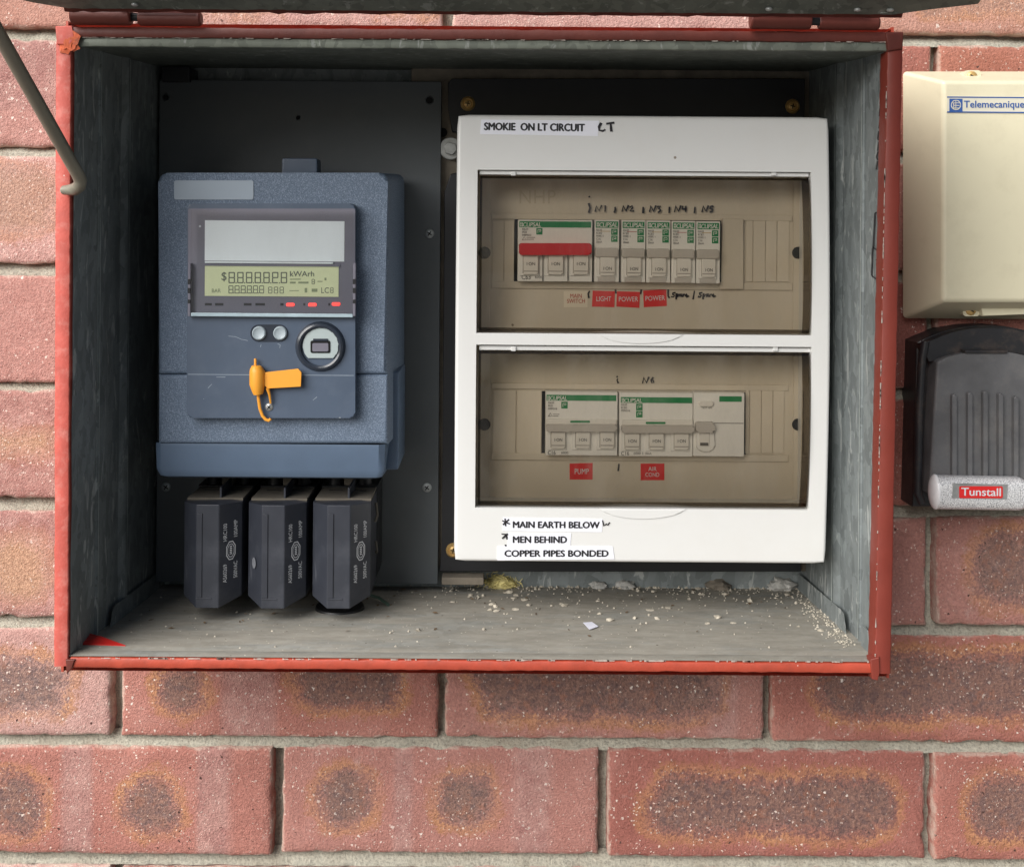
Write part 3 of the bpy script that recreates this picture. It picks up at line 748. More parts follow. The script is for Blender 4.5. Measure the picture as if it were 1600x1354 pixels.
# raised lid, propped out over the box
la = math.radians(24); lz0 = P(760, 19, -0.012).z
def LP(px, t, dn=0.0):
    """point on the lid: px = photo x at the hinge line, t metres out along the lid, dn below its sheet"""
    x = P(px, 19, -0.012).x
    return Vector((x, -0.012-t*math.cos(la)-dn*math.sin(la)*0, lz0+t*math.sin(la)-dn+(x*-SR/CR)*0))
b = bmesh.new()
n = 90; rows = []
for t, e0, e1 in ((0.0, 112, 1396), (0.006, 60, 1448), (0.012, 22, 1516), (0.05, 18, 1520), (0.20, 18, 1520), (0.395, 18, 1520)):
    rows.append([b.verts.new(LP(e0+(e1-e0)*i/n, t+(0.0012*noise.noise(Vector((i*0.35, 2, 0))) if t == 0 else 0))) for i in range(n+1)])
for A, B in zip(rows, rows[1:]):
    for i in range(n): b.faces.new((A[i], A[i+1], B[i+1], B[i]))
lid = obj('lid', b, M_GALVD, mbox)
b = bmesh.new(); R1 = []; R2 = []
for i in range(n+1):
    px = 100+(1410-100)*i/n
    R1.append(b.verts.new(LP(px, -0.0012+0.0012*noise.noise(Vector((i*0.4, 8, 0))), 0.0010+0.001*noise.noise(Vector((i*0.8, 1, 0)))))); R2.append(b.verts.new(LP(px, 0.003, -0.0015)))
for i in range(n): b.faces.new((R1[i], R1[i+1], R2[i+1], R2[i]))
bmesh.ops.solidify(b, geom=list(b.faces), thickness=0.0008)
obj('lid_edge', b, M_REDD, lid)
for e in (18, 1520):
    a0, a1 = LP(e, 0.08), LP(e, 0.395)
    obj('lid_skirt', tube([a0+Vector((0, 0, -0.004)), a1+Vector((0, 0, -0.004))], 0.006, 6), M_REDD, lid)
for px in (215, 1198, 1335, 1386):
    c = LP(px, 0.006, 0.0006)
    q = lump(c, 0.0022, px, (1, 1, 0.6), 0.15, 2); obj('rivet', q, M_ZINC, lid)
obj('hinge_leaf', poly([(180, -12), (296, -12), (296, 11), (180, 12)], -0.0135, -0.0125), M_GALVD, lid)
obj('hinge_leaf', poly([(1192, -12), (1358, -12), (1358, 14), (1192, 12)], -0.0135, -0.0125), M_GALV, lid)
obj('hinge_leaf', poly([(1376, -12), (1402, -12), (1402, 21), (1376, 21)], -0.0145, -0.0125), M_GALVD, lid)
# stay rod hooked into the left rim
rp = [P(99, 297, -0.0035), P(106, 297, -0.0045), P(117, 296, -0.007), P(124, 291, -0.010), P(126, 283, -0.0125), P(122, 273, -0.015)]
e = Vector((-0.287, -0.262, 0.238)); s0 = rp[-1]
rp += [s0.lerp(e, t) for t in (0.1, 0.3, 0.6, 1.0)]
obj('stay_rod', tube(rp, [0.0028, 0.0032]+[0.0039]*8, 14), M_ROD, mbox)
obj('rod_slot', lathe(100, 297, [(0, -0.0009), (6.5, -0.0008), (7.5, 0.0005)], 16), M_CHIP, mbox)
# marks drawn on the right wall with a pen
def on_wall(px, py, inset=0.0003):
    """pixel on the flat front strip of the right side wall"""
    x = XRi-inset-0.0002
    k = (x)/((px-CX)*CR+(py-CY)*SR)          # solve depth from x
    Y = k*FP-DC
    return Vector((x, Y, -(-(px-CX)*SR+(py-CY)*CR)*k))
b = bmesh.new()
def wall_stroke(st, w):
    for (a, c) in zip(st, st[1:]):
        dx, dy = c[0]-a[0], c[1]-a[1]; l = math.hypot(dx, dy) or 1; nx, ny = -dy/l*w/2, dx/l*w/2
        b.faces.new([b.verts.new(on_wall(*q)) for q in ((a[0]+nx, a[1]+ny), (c[0]+nx, c[1]+ny), (c[0]-nx, c[1]-ny), (a[0]-nx, a[1]-ny))])
for st in ([(1375, 170), (1374, 182)], [(1375, 188), (1373, 201)], [(1373, 205), (1371, 217), (1373, 219)], [(1373, 222), (1371, 236)], [(1372, 237), (1369, 246), (1372, 250)], [(1371, 252), (1369, 265)],
           [(1373, 331), (1367, 333), (1364, 388)], [(1363, 386), (1372, 392)], [(1369, 405), (1372, 410)], [(1363, 388), (1362, 431), (1371, 437)]): wall_stroke(st, 2.2)
obj('pen_marks', b, M_INK, mbox, smooth=False, kind='stuff')

# ------------------------------------------------------------------ boards at the back of the box
YF = 0.165
tim = tag(obj('timber_batten', box(640, 108, 1262, 890, 0.1725, 0.1855, 0.0006), M_TIMBER), 'grey weathered timber batten showing in the gap between the two boards', 'timber')
tim2 = tag(obj('timber_batten', box(252, 104, 296, 128, 0.160, 0.1855, 0.0008), M_BLACK), 'short dark block above the top left corner of the grey board', 'timber')
obj_g = tag(obj('timber_batten', box(690, 902, 756, 914, 0.158, 0.1715, 0.001), M_TIMBER), 'small grey timber end showing under the black board beside the yellow tuft', 'timber')
mb = thing('meter_board', 'dark grey mounting board behind the electricity meter', 'board', P(466, 912, YF))
obj('panel', box(246, 126, 687, 911, YF, YF+0.007, 0.0008), M_BOARD, mb)
for (x, y, r) in ((259, 152, 6), (466, 184, 4), (671, 157, 7)):
    h = obj('hole', lathe(x, y, [(0, YF-0.0002), (r*0.75, YF-0.0002)], 16), M_HOLE, mb)
    obj('hole_rim', lathe(x, y, [(r*0.75, YF-0.00015), (r*0.85, YF-0.0007), (r, YF)], 18), M_BOARD, h)
for (x, y, r) in ((671, 365, 7.5), (259, 761, 7.5), (667, 762, 7.5)): screw(x, y, r, YF, mb, M_STEEL, rot=35)
bb = thing('backing_board', 'black backing board with brass screws behind the white switchboard', 'board', P(970, 893, YF))
obj('panel', poly([(706, 123), (1258, 123), (1252, 893), (686, 893), (690, 860), (694, 300), (704, 272), (745, 262), (745, 212), (706, 206), (700, 170), (700, 130)], YF, YF+0.0075, 0.0008), M_BLACKB, bb)
for (x, y) in ((731, 162), (1239, 166), (708, 860)):
    w = obj('cup_washer', lathe(x, y, [(6, YF-0.0012), (8, YF-0.0022), (10, YF-0.0014), (11.5, YF)], 26), M_BRASS, bb)
    screw(x, y, 7, YF-0.0012, bb, M_BRASS, rot=10)
bo = thing('bolt', 'galvanised hexagon bolt and round washer beside the white cover', 'bolt', P(704, 250, 0.166))
obj('washer', lathe(704, 232, [(6, 0.1655), (16.5, 0.1655), (17.5, 0.166), (17.5, 0.1705)], 28), M_ZINC, bo)
obj('bolt_head', poly([(704+10.5*math.cos(math.radians(a)), 232+10.5*math.sin(math.radians(a))) for a in range(15, 375, 60)], 0.1595, 0.1655, 0.0007), M_ZINC, bo)
obj('conduit_hole', lathe(692, 207, [(0, 0.1715), (7, 0.1715)], 16), M_HOLE, tim)

# ------------------------------------------------------------------ electricity meter
mt = thing('electricity_meter', 'blue grey electricity meter with speckled case and green LCD window', 'electricity meter', P(430, 745, 0.12))
YM = 0.075
def body(name, y0, y1, m, corners, r=14, bev=0.0035):
    b = bmesh.new()
    pts = rr(247, y0, 606, y1, r, 5, corners)
    w = [P(x, y, YM) for x, y in pts]
    fr = [b.verts.new((v.x, YM, v.z)) for v in w]
    cx = P(426, 500, YM).x
    bk = [b.verts.new((v.x+(0.0052 if v.x > cx else -0.005), 0.150, v.z+(0.003 if (corners[0] and v.z > P(0, 400, YM).z) else 0))) for v in w]
    ff = b.faces.new(fr); b.faces.new(bk[::-1]); n = len(fr)
    for i in range(n): b.faces.new((fr[i], bk[i], bk[(i+1) % n], fr[(i+1) % n]))
    zmin, zmax = min(v.co.z for v in fr), max(v.co.z for v in fr)
    flush = lambda e_: all((not corners[2] and v.co.z < zmin+0.0005) or (not corners[0] and v.co.z > zmax-0.0005) for v in e_.verts)
    bmesh.ops.bevel(b, geom=[e_ for e_ in ff.edges if not flush(e_)], offset=bev, segments=3, profile=0.5, affect='EDGES')
    return obj(name, b, m, mt)
body('case', 270, 585.0, M_METER, (1, 1, 0, 0), 14, 0.0030)
body('terminal_cover', 585.0, 694, M_METER, (0, 0, 0, 0), 4, 0.0030)
# smooth sloping lower lip of the terminal cover
b = bmesh.new()
zA = P(426, 694.0, YM).z; zB = P(426, 748, 0.079).z
xl, xr = rect(247, 0, 606, 1, YM)[:2]
prof = [(0.0750, zA+0.0002), (0.0748, zA-0.002), (0.0756, zB+0.007), (0.0782, zB+0.0016), (0.082, zB), (0.150, zB+0.0005)]
rows = []
for i, (Y, z) in enumerate(prof):
    ins = (0.0, 0.0, 0.0004, 0.0024, 0.005, 0.004)[i]; o2 = 0.005*(Y-0.075)/0.075
    xs = [xl+ins-o2, xl+ins+0.004, xr-ins-0.004, xr-ins+o2]
    yy = [Y+0.003, Y, Y, Y+0.003]
    rows.append([b.verts.new((x, y_, z)) for x, y_ in zip(xs, yy)])
for A, B in zip(rows, rows[1:]):
    for i in range(3): b.faces.new((A[i], A[i+1], B[i+1], B[i]))
for sgn, ii in ((-1, 0), (1, 3)):
    L = [r[ii] for r in rows]
    top = b.verts.new((L[0].co.x+sgn*0.005, 0.150, zA))
    b.faces.new(L+[top])
obj('terminal_lip', b, M_METERB, mt, angle=32)
obj('side_cover', wbox(P(606, 0, YM).x-0.002, P(634, 0, 0.13).x, 0.098, 0.152, P(620, 720, 0.13).z, P(620, 572, 0.13).z, 0.002), M_METERB, mt)
obj('hanging_tab', box(440, 247, 496, 275, 0.118, 0.135, 0.0015), M_METERS, mt)
YP = 0.0668
obj('front_panel', poly(rr(292, 318, 555, 653, 8), YP, YM+0.002, 0.0012), M_METERS, mt)
obj('panel_seam', box(294, 585.2, 553, 586.0, YP-0.0001, YP+0.0004), M_HEAD, mt)
obj('header_plate', poly(rr(272, 282, 396, 312, 3), YM-0.0005, YM+0.001), M_HEAD, mt)
win = obj('window_frame', poly(rr(294, 326, 555, 494, 3), YP-0.0006, YP+0.0005), M_BEZEL, mt)
obj('name_plate', box(320, 345, 538, 408, YP-0.0010, YP-0.0006), M_PLATE, win)
obj('name_plate_edge', box(320, 409, 520, 411.5, YP-0.0030, YP-0.0012), M_PLATE, win)
lcd = obj('display', box(320, 416, 529, 463, YP-0.0011, YP-0.0006), M_LCD, win)
obj('display_bar', box(318, 411.6, 531, 416, YP-0.0018, YP-0.0007), M_BEZEL, win)  # raised bezel bar above the display
YS = YP-0.00125
def seg_digit(bm, x, y, w, h, t, segs='abcdefg', sl=0.0):
    g = 0.7
    R = {'a': (x+g, y, x+w-g, y+t), 'd': (x+g, y+h-t, x+w-g, y+h), 'g': (x+g, y+h/2-t/2, x+w-g, y+h/2+t/2),
         'f': (x, y+g, x+t, y+h/2-g*.5), 'b': (x+w-t, y+g, x+w, y+h/2-g*.5), 'e': (x, y+h/2+g*.5, x+t, y+h-g), 'c': (x+w-t, y+h/2+g*.5, x+w, y+h-g)}
    for s in segs:
        a, b_, c, d = R[s]
        bm.faces.new([bm.verts.new(P(*q, YS)) for q in ((a, b_), (a, d), (c, d), (c, b_))])
b = bmesh.new()
for i in range(7): seg_digit(b, 357+13.6*i, 425, 10, 17.5, 1.7, 'abcdefg' if i != 5 else 'adefgb')
for i in range(6): seg_digit(b, 357+9.6*i, 446, 7.6, 12.5, 1.2)
for i in range(3): seg_digit(b, 419+9*i, 448, 6.4, 10.5, 1.0)
for i in range(1, 7):
    x = 357+13.6*i-2.6; b.faces.new([b.verts.new(P(*q, YS)) for q in ((x, 441), (x, 443), (x+1.6, 443), (x+1.6, 441))])
for i in range(1, 6):
    x = 357+9.6*i-1.7; b.faces.new([b.verts.new(P(*q, YS)) for q in ((x, 457), (x, 458.6), (x+1.2, 458.6), (x+1.2, 457))])
seg_digit(b, 487, 436, 5, 8, 0.9)
seg_digit(b, 516, 449, 5, 9, 0.9)
obj('segments', b, M_SEG, lcd, smooth=False)
text('$', 346, 425, 354, 440, YS, M_SEG, lcd, bold=0.01)
text('kWArh', 453, 423.5, 491, 432, YS, M_SEG, lcd, bold=0.02)
text('LC', 502, 449, 514, 458, YS, M_SEG, lcd)
text('BAR', 331, 451, 345, 457, YS, M_SEGF, lcd, bold=0.01)
b = bmesh.new()
for (x0, y0, x1, y1) in ((453, 435.5, 470, 437), (453, 440, 462, 443), (466, 440, 482, 443), (496, 439, 504, 440.5), (507, 434, 510, 438), (452, 453.6, 467, 454.6), (476, 450, 480, 457), (487, 451, 496, 456)):
    b.faces.new([b.verts.new(P(*q, YS)) for q in ((x0, y0), (x0, y1), (x1, y1), (x1, y0))])
obj('segments', b, M_SEGF, lcd, smooth=False)
b = bmesh.new()
for (x0, x1) in ((320, 331), (336, 349), (381, 393), (399, 414), (438, 443), (474, 477), (513, 516)):
    b.faces.new([b.verts.new(P(*q, YP-0.0007)) for q in ((x0, 473.5), (x0, 477.5), (x1, 477.5), (x1, 473.5))])
obj('small_print', b, M_BLACK_T, win, smooth=False)
for (x, y) in ((453.5, 476), (488, 476), (525, 475)): obj('indicator_lamp', poly(rr(x-6.5, y-2.6, x+6.5, y+2.6, 2), YP-0.0012, YP-0.0006), M_LED, win)
# clear window over it: a thin front sheet with visible plastic edges
obj('clear_window', box(298, 329, 551, 489, YP-0.0052, YP-0.0047), M_CLEAR, mt)
for nm, q in (('window_edge', (298, 489.5, 551, 495)), ('window_edge', (293.5, 411, 297.5, 494)), ('window_edge', (551.5, 411, 555.5, 494))):
    ov = obj(nm, box(*q, YP-0.0052, YP-0.0006, 0.0003), M_CLEARE if q[3]-q[1] < 10 else M_BEZEL, mt)
for x0 in (293.2, 551.3):
    for y0, y1 in ((436, 444), (450, 458), (468, 474)): obj('window_clip', box(x0, y0, x0+4.4, y1, YP-0.0056, YP-0.0050, 0.0002, 1), M_BLACK, mt)
obj('button_recess', poly(rr(391, 507, 450, 534, 13), YP-0.0003, YP+0.001), M_DARKG, mt)
for x in (404.5, 437.5): obj('button', lathe(x, 520.5, [(0, YP-0.0016), (7, YP-0.0017), (9, YP-0.0024), (10.6, YP-0.0017), (11, YP)], 26), M_BTN, mt)
prt = obj('optical_port', lathe(501, 541, [(29.5, YP+0.001), (30, YP-0.0030), (33, YP-0.0036), (36, YP-0.0030), (38.5, YP-0.0008), (39.5, YP+0.0002)], 44), M_DARKG, mt)
obj('port_well', lathe(501, 541, [(0, YP-0.0003), (30, YP-0.0003)], 36), M_METERS, prt)
pts = [(501+28*math.cos(math.radians(a)), 540+28*math.sin(math.radians(a))) for a in range(135, 406, 10)]
pts = [(x, min(y, 560.5)) for x, y in pts]
obj('port_disc', poly(pts, YP-0.0018, YP-0.0003, 0.0005), M_PORT, prt)
obj('port_socket', poly(rr(485, 532, 516, 551.5, 3), YP-0.0022, YP-0.0017), M_HOLE, prt)
obj('port_lens', poly(rr(488, 536, 513, 549, 2), YP-0.0026, YP-0.0021), M_BEZEL, prt)
obj('port_bridge', box(489, 529, 512, 533, YP-0.0026, YP-0.0018, 0.0003), M_DARKG, prt)
screw(420, 636, 6.5, YP, mt, M_ZINC, rot=40)
b = bmesh.new()
for st in ([(401, 598-46), (403, 560)],): pass
for st in ([(357, 525), (368, 526), (377, 530), (387, 532)], [(408, 538), (407, 542)], [(434, 537), (438, 539), (437, 543)], [(331, 600), (325, 606)], [(338, 589), (352, 589)], [(489, 625), (495, 620)]): ribbon([st], 0.8, YP-0.00015, b)
obj('scratches', b, M_HEAD, mt, smooth=False, kind='stuff')

sl = thing('security_seal', 'orange plastic wire seal with a blank tag hanging on the meter', 'seal', P(420, 655, YP-0.004))
obj('seal_body', (lambda: (lambda a: a)(tube([P(400, 571, YP-0.004), P(400, 575, YP-0.004), P(402, 581, YP-0.004), P(402, 600, YP-0.004), P(403, 611, YP-0.004), P(403.5, 616, YP-0.004)], [0.0028, 0.0042, 0.0053, 0.0053, 0.0040, 0.0032], 16)))(), M_ORANGE, sl)
obj('tag', poly([(412, 582), (466, 576), (471, 582), (470, 604), (418, 607), (413, 602)], YP-0.0050, YP-0.0036, 0.0003), M_ORANGE, sl)
obj('wire', tube([P(399, 560, YP-0.003), P(399, 572, YP-0.0035)], 0.0009, 8), M_ORANGE, sl)
obj('wire', tube([P(*q, YP-0.0032) for q in ((403, 614), (404, 624), (406, 638), (410, 649), (415, 655), (420, 657), (423, 654))], 0.0011, 8), M_ORANGE, sl)
obj('wire', tube([P(418, 606, YP-0.004), P(421, 616, YP-0.0035), P(423, 630, YP-0.002)], [0.0013, 0.0009, 0.0007], 8), M_ORANGE, sl)

# ------------------------------------------------------------------ service fuses
def fuse(dx, dy, label, sd, wobble):
    YFz = 0.075
    c = P(324+dx, 870+dy, YFz); zt = P(324+dx, 788+dy, YFz).z; zb = P(324+dx, 950+dy, YFz).z
    c.x = P(324+dx, 870+dy, YFz).x
    t = thing('fuse_holder', label, 'fuse holder', (c.x, 0.12, zb), 'service fuse holders under the meter')
    def plan(b_, w1, w2, ya, yb, yc, z0, z1, ch=0.0):
        pts = [(-w2, yc), (-w2, yb), (-w1, ya), (w1, ya), (w2, yb), (w2, yc)]
        lo = [b_.verts.new((c.x+x, y, z0+(ch if y > ya+0.001 else 0))) for x, y in pts]; hi = [b_.verts.new((c.x+x, y, z1-(ch*0.4 if y > ya+.001 else 0))) for x, y in pts]
        b_.faces.new(lo[::-1]); b_.faces.new(hi)
        for i in range(6): b_.faces.new((lo[i], lo[(i+1) % 6], hi[(i+1) % 6], hi[i]))
    b = bmesh.new(); plan(b, 0.0078, 0.0203, YFz, 0.0905, 0.128, zb, zt, 0.004)
    bmesh.ops.bevel(b, geom=[e for e in b.edges if all(v.co.y < 0.1 for v in e.verts)], offset=0.0007, segments=2, profile=0.5, affect='EDGES')
    cr = obj('carrier', b, M_FUSE, t)
    # raised rib and foot lines on the front
    obj('front_rib', wbox(c.x-0.0075, c.x-0.0036, YFz-0.0008, YFz+0.001, zb+0.0075, zt-0.006, 0.0003), M_FUSE, cr)
    obj('foot_line', wbox(c.x-0.0078, c.x+0.003, YFz-0.0005, YFz+0.001, zb+0.0062, zb+0.0072, 0.0002), M_FUSE, cr)
    b = bmesh.new(); plan(b, 0.0195, 0.0208, 0.1285, 0.131, YF-0.0005, zb+0.006, zt+0.0010)
    obj('base', b, M_BLACK, t)
    obj('dust', wbox(c.x-0.0190, c.x+0.0200, 0.0935, 0.127, zt-0.0014, zt+0.0003, 0.0001), M_DUST, t, kind='stuff')
    for s in (-0.013, 0.004): obj('vent_slot', wbox(c.x+s, c.x+s+0.010, 0.1165, 0.1180, zt+0.0001, zt+0.0006), M_HOLE, t)
    obj('divider', wbox(c.x+0.0035, c.x+0.0050, 0.094, 0.126, zt, zt+0.0075, 0.0004), M_FUSE, t)
    for s in (-0.011, 0.011): obj('cable', tube([(c.x+s, 0.137, zt-0.004), (c.x+s, 0.137, zt+0.028)], 0.0052, 14), M_BLACK, t)
    obj('terminal_block', wbox(c.x-0.004, c.x+0.004, 0.131, 0.15, zt+0.001, zt+0.012, 0.0006), M_DUST, t)
    # printed words on the bevelled right face
    xa, ya, xb, yb = c.x+0.0078, YFz, c.x+0.0203, 0.0905
    nrm = Vector((yb-ya, -(xb-xa), 0)).normalized()
    zc = (zt+zb)/2; Lf = math.hypot(xb-xa, yb-ya)
    def face_pt(u, v):      # u across the face 0..1, v metres up from the middle
        return Vector((xa+(xb-xa)*u, ya+(yb-ya)*u, zc+v))+nrm*0.0004
    def vtext(s, u0, u1, v0, v1):
        vs, fs = text_mesh(s, 0.0, 0.0, 1.0)
        ax0, ax1 = min(v.x for v in vs), max(v.x for v in vs); ay0, ay1 = min(v.y for v in vs), max(v.y for v in vs)
        bb_ = bmesh.new(); o_ = [bb_.verts.new(face_pt(u1-(v.y-ay0)/(ay1-ay0)*(u1-u0), v0+(v.x-ax0)/(ax1-ax0)*(v1-v0))) for v in vs]
        for f in fs:
            try: bb_.faces.new([o_[i] for i in f])
            except ValueError: pass
        obj('lettering', bb_, M_PRINTW, cr, smooth=False)
    vtext('HRC100', 0.17, 0.33, 0.0095, 0.0215); vtext('100AMP', 0.62, 0.78, 0.0110, 0.0225)
    vtext('AS60269', 0.17, 0.33, -0.0190, -0.0065); vtext('500VAC', 0.62, 0.78, -0.0175, -0.0060)
    bb_ = bmesh.new()
    for sc_ in (1.0, 0.72):
        hx = [(0.5-0.20*sc_, 0.0030*sc_), (0.5-0.20*sc_, -0.0030*sc_), (0.5-0.08*sc_, -0.0064*sc_), (0.5+0.08*sc_, -0.0064*sc_), (0.5+0.20*sc_, -0.0030*sc_), (0.5+0.20*sc_, 0.0030*sc_), (0.5+0.08*sc_, 0.0064*sc_), (0.5-0.08*sc_, 0.0064*sc_)]
        inn = [(0.5+(u-0.5)*0.86, v*0.90) for u, v in hx]
        O = [bb_.verts.new(face_pt(u, v+0.0022)) for u, v in hx]; I = [bb_.verts.new(face_pt(u, v+0.0022)) for u, v in inn]
        for i in range(8): bb_.faces.new((O[i], O[(i+1) % 8], I[(i+1) % 8], I[i]))
    for i in range(5):
        v = -0.0026+i*0.00125; bb_.faces.new([bb_.verts.new(face_pt(u, v_+0.0022)) for u, v_ in ((0.45, v), (0.55, v), (0.55, v+0.0007), (0.45, v+0.0007))])
    obj('maker_mark', bb_, M_PRINTW, cr, smooth=False)
    if sd == 2:
        b = bmesh.new(); cc = Vector((c.x-0.0140, 0.0825-0.0004, zc-0.006)); nn = Vector((-0.0155, -0.0125, 0)).normalized(); tt = Vector((0.0125, -0.0155, 0)).normalized()
        b.faces.new([b.verts.new(cc+nn*0.0006+tt*0.0028*math.cos(a_/9*6.283)*(1+.4*noise.noise(Vector((a_, 1, 2))))+Vector((0, 0, 0.0038*math.sin(a_/9*6.283)*(1+.4*noise.noise(Vector((a_*.7, 4, 2))))))) for a_ in range(9)])
        obj('scuff', b, M_DUSTL, cr, smooth=False)
    if wobble:
        b = bmesh.new()
        for i, (z, l) in enumerate(((zt-0.02, 0.012), (zt-0.045, 0.009))):
            merge(b, tube([(c.x+0.0212, 0.110+i*0.01, z), (c.x+0.0225, 0.112, z+0.004), (c.x+0.0212, 0.116, z+l)], 0.0009, 6))
        obj('dried_drip', b, M_DUST, t)
    return t
fuse(0, 0, 'black service fuse holder, leftmost of three under the meter', 1, False)
fuse(102.5, 1, 'black service fuse holder with a pale scuff, middle of three under the meter', 2, False)
fuse(205, 1, 'black service fuse holder standing over the black rubber grommet, nearest the white switchboard', 3, True)

# ------------------------------------------------------------------ white switchboard
YC = 0.080; YE = 0.108
db = thing('distribution_board', 'white switchboard enclosure with two smoked windows and label tapes', 'switchboard', P(1000, 878, 0.12))
x0, x1 = rect(713.5, 300, 1295, 301, YC)[:2]; z1, z0 = P(1004, 181, YC).z, P(1000, 879, YC).z
w0x, w1x = rect(746, 300, 1265.5, 301, YC)[:2]
zs = [z0, P(1004, 793, YC).z, P(1004, 538.5, YC).z, P(1004, 520.5, YC).z, P(1004, 267.5, YC).z, z1]
BOWZ = (z0, z1)
b = bmesh.new(); INS = 0.0026
gx = [x0+INS, x0+0.008, w0x, (w0x+w1x)/2, w1x, x1-0.008, x1-INS]
gz = sorted(set([z0+INS, z1-INS]+zs[1:5]+[zs[1]+(zs[2]-zs[1])*i/10 for i in range(1, 10)]+[zs[3]+(zs[4]-zs[3])*i/10 for i in range(1, 10)]+[z0+INS+(zs[1]-z0-INS)*i/5 for i in range(1, 5)]+[zs[4]+(z1-INS-zs[4])*i/5 for i in range(1, 5)]))
V = [[b.verts.new((x, YC, z)) for z in gz] for x in gx]
def in_win(z): return zs[1] < z < zs[2] or zs[3] < z < zs[4]
for i in range(len(gx)-1):
    for j in range(len(gz)-1):
        if i in (2, 3) and in_win((gz[j]+gz[j+1])/2): continue
        b.faces.new((V[i][j], V[i+1][j], V[i+1][j+1], V[i][j+1]))
def ringf(A, B):
    for i in range(len(A)): b.faces.new((A[i], A[(i+1) % len(A)], B[(i+1) % len(A)], B[i]))
nX, nZ = len(gx)-1, len(gz)-1
loop = [V[i][0] for i in range(nX+1)]+[V[nX][j] for j in range(1, nZ+1)]+[V[i][nZ] for i in range(nX-1, -1, -1)]+[V[0][j] for j in range(nZ-1, 0, -1)]
def offs(A, d, dy, rc):
    out = []
    for v in A:
        x, z = v.co.x, v.co.z
        cxx = -1 if abs(x-gx[0]) < 1e-6 else (1 if abs(x-gx[-1]) < 1e-6 else 0); czz = -1 if abs(z-gz[0]) < 1e-6 else (1 if abs(z-gz[-1]) < 1e-6 else 0)
        k = d if not (cxx and czz) else d-rc
        out.append(b.verts.new((x+cxx*k, YC+dy, z+czz*k)))
    return out
prev = loop
for d, dy, rc in ((0.0012, 0.00025, 0.0004), (0.0021, 0.0010, 0.0007), (0.0026, 0.0024, 0.0009), (0.0029, 0.030, 0.0009), (0.0029, YF-0.0005-YC, 0.0009)):
    L2 = offs(loop, d, dy, rc); ringf(prev, L2); prev = L2
for (ja, jb) in ((zs[1], zs[2]), (zs[3], zs[4])):
    js = [j for j, z in enumerate(gz) if ja-1e-7 <= z <= jb+1e-7]
    W = [V[2][js[0]], V[3][js[0]]]+[V[4][j] for j in js]+[V[3][js[-1]]]+[V[2][j] for j in reversed(js)][:-1]
    ringf(W, [b.verts.new((v.co.x, YE+0.004, v.co.z)) for v in W])
for v in b.verts:
    w_ = max(0.0, min(1.0, 1-(v.co.y-YC)/(YF-YC))); w_ = 1.0 if v.co.y < YC+0.003 else w_
    if abs(v.co.y-(YE+0.004)) < 1e-6: w_ = 0.0
    v.co.y -= bow_at(v.co.z)*w_
cover = obj('cover', b, M_WHITE, db)
def scallop(px0, px1, py0, py1, Y):
    pts = [(px0+(px1-px0)*t/14, py0+(py1-py0)*math.sin(math.pi*t/14)**0.6) for t in range(15)]
    return poly(pts, Y-0.0008, Y+0.0006, 0.0007, 3)
obj('finger_grip', scallop(934, 1066, 521.2, 535, YC), M_WHITE, cover, bow=True)
obj('finger_grip', scallop(936, 1072, 793.5, 809, YC), M_WHITE, cover, bow=True)
for (ya, yb) in ((268.5, 275), (540, 547)):
    hs = obj('hinge_strip', box(749, ya, 1262, yb, YC+0.003, YC+0.010, 0.0005), M_WHITE, db, bow=True)
    for x in (802, 1208): obj('hinge_lug', box(x-4, ya-0.5, x+4, yb, YC+0.0015, YC+0.006, 0.0006), M_WHITE, hs, bow=True)
# escutcheon behind each door
for (ya, yb, r0, r1, lx, rx, nm) in ((262, 526, 335, 452, 768, 1238, 'upper'), (532, 798, 600, 720, 768, 1232, 'lower')):
    es = obj('escutcheon', box(738, ya, 1274, yb, YE, YE+0.003), M_ESC, db)
    # raised surround of the breaker slot and centre ledges
    obj('slot_surround', box(lx, r0, rx, r0+9, YE-0.0016, YE, 0.0005), M_ESC, es)
    obj('slot_surround', box(lx, r1-11, rx, r1, YE-0.0016, YE, 0.0005), M_ESC, es)
    obj('centre_ridge', box(1240, ya+8, 1262, yb-8, YE-0.0014, YE, 0.0005), M_ESC, es)
    obj('centre_ridge', box(748, ya+8, 766, yb-8, YE-0.0014, YE, 0.0005), M_ESC, es)
    for x in (757, 1247):
        y = 395 if nm == 'upper' else 663
        obj('screw_hole', lathe(x, y, [(0, YE-0.0016), (7.5, YE-0.0016), (8.5, YE-0.0022), (9.5, YE-0.0015)], 20), M_HOLE if x > 800 else M_BLACK_T, es)
    # snap-out blanking strips
    if nm == 'upper': bl = [(769.5, 787), (788, 803)]+[(1166, 1176), (1177, 1195.5), (1196.5, 1213.5), (1214.5, 1233)]
    else: bl = [(770, 806), (808, 846)]+[(1165, 1170.5), (1171.5, 1189), (1190, 1207), (1208, 1225)]
    for (a, c) in bl: obj('blanking_strip', box(a, r0+10, c, r1-12, YE-0.0011, YE+0.001, 0.0003), M_ESCL, es)
obj('slot_plate', poly([(1128, 341), (1162, 342), (1162, 452), (1124, 452), (1124, 441), (1128, 441)], YE-0.0036, YE-0.0005, 0.0006), M_ESC, db)
obj('slot_opening', box(803.5, 344, 1128, 440.5, YE-0.0003, YE+0.0003), M_HOLE, db)
obj('slot_opening', box(846.5, 612, 1166, 711, YE-0.0003, YE+0.0003), M_HOLE, db)
text('NHP', 812, 297, 868, 318, YE-0.0002, M_EMB, db, name='embossed_lettering', bold=-0.01, space=1.1)
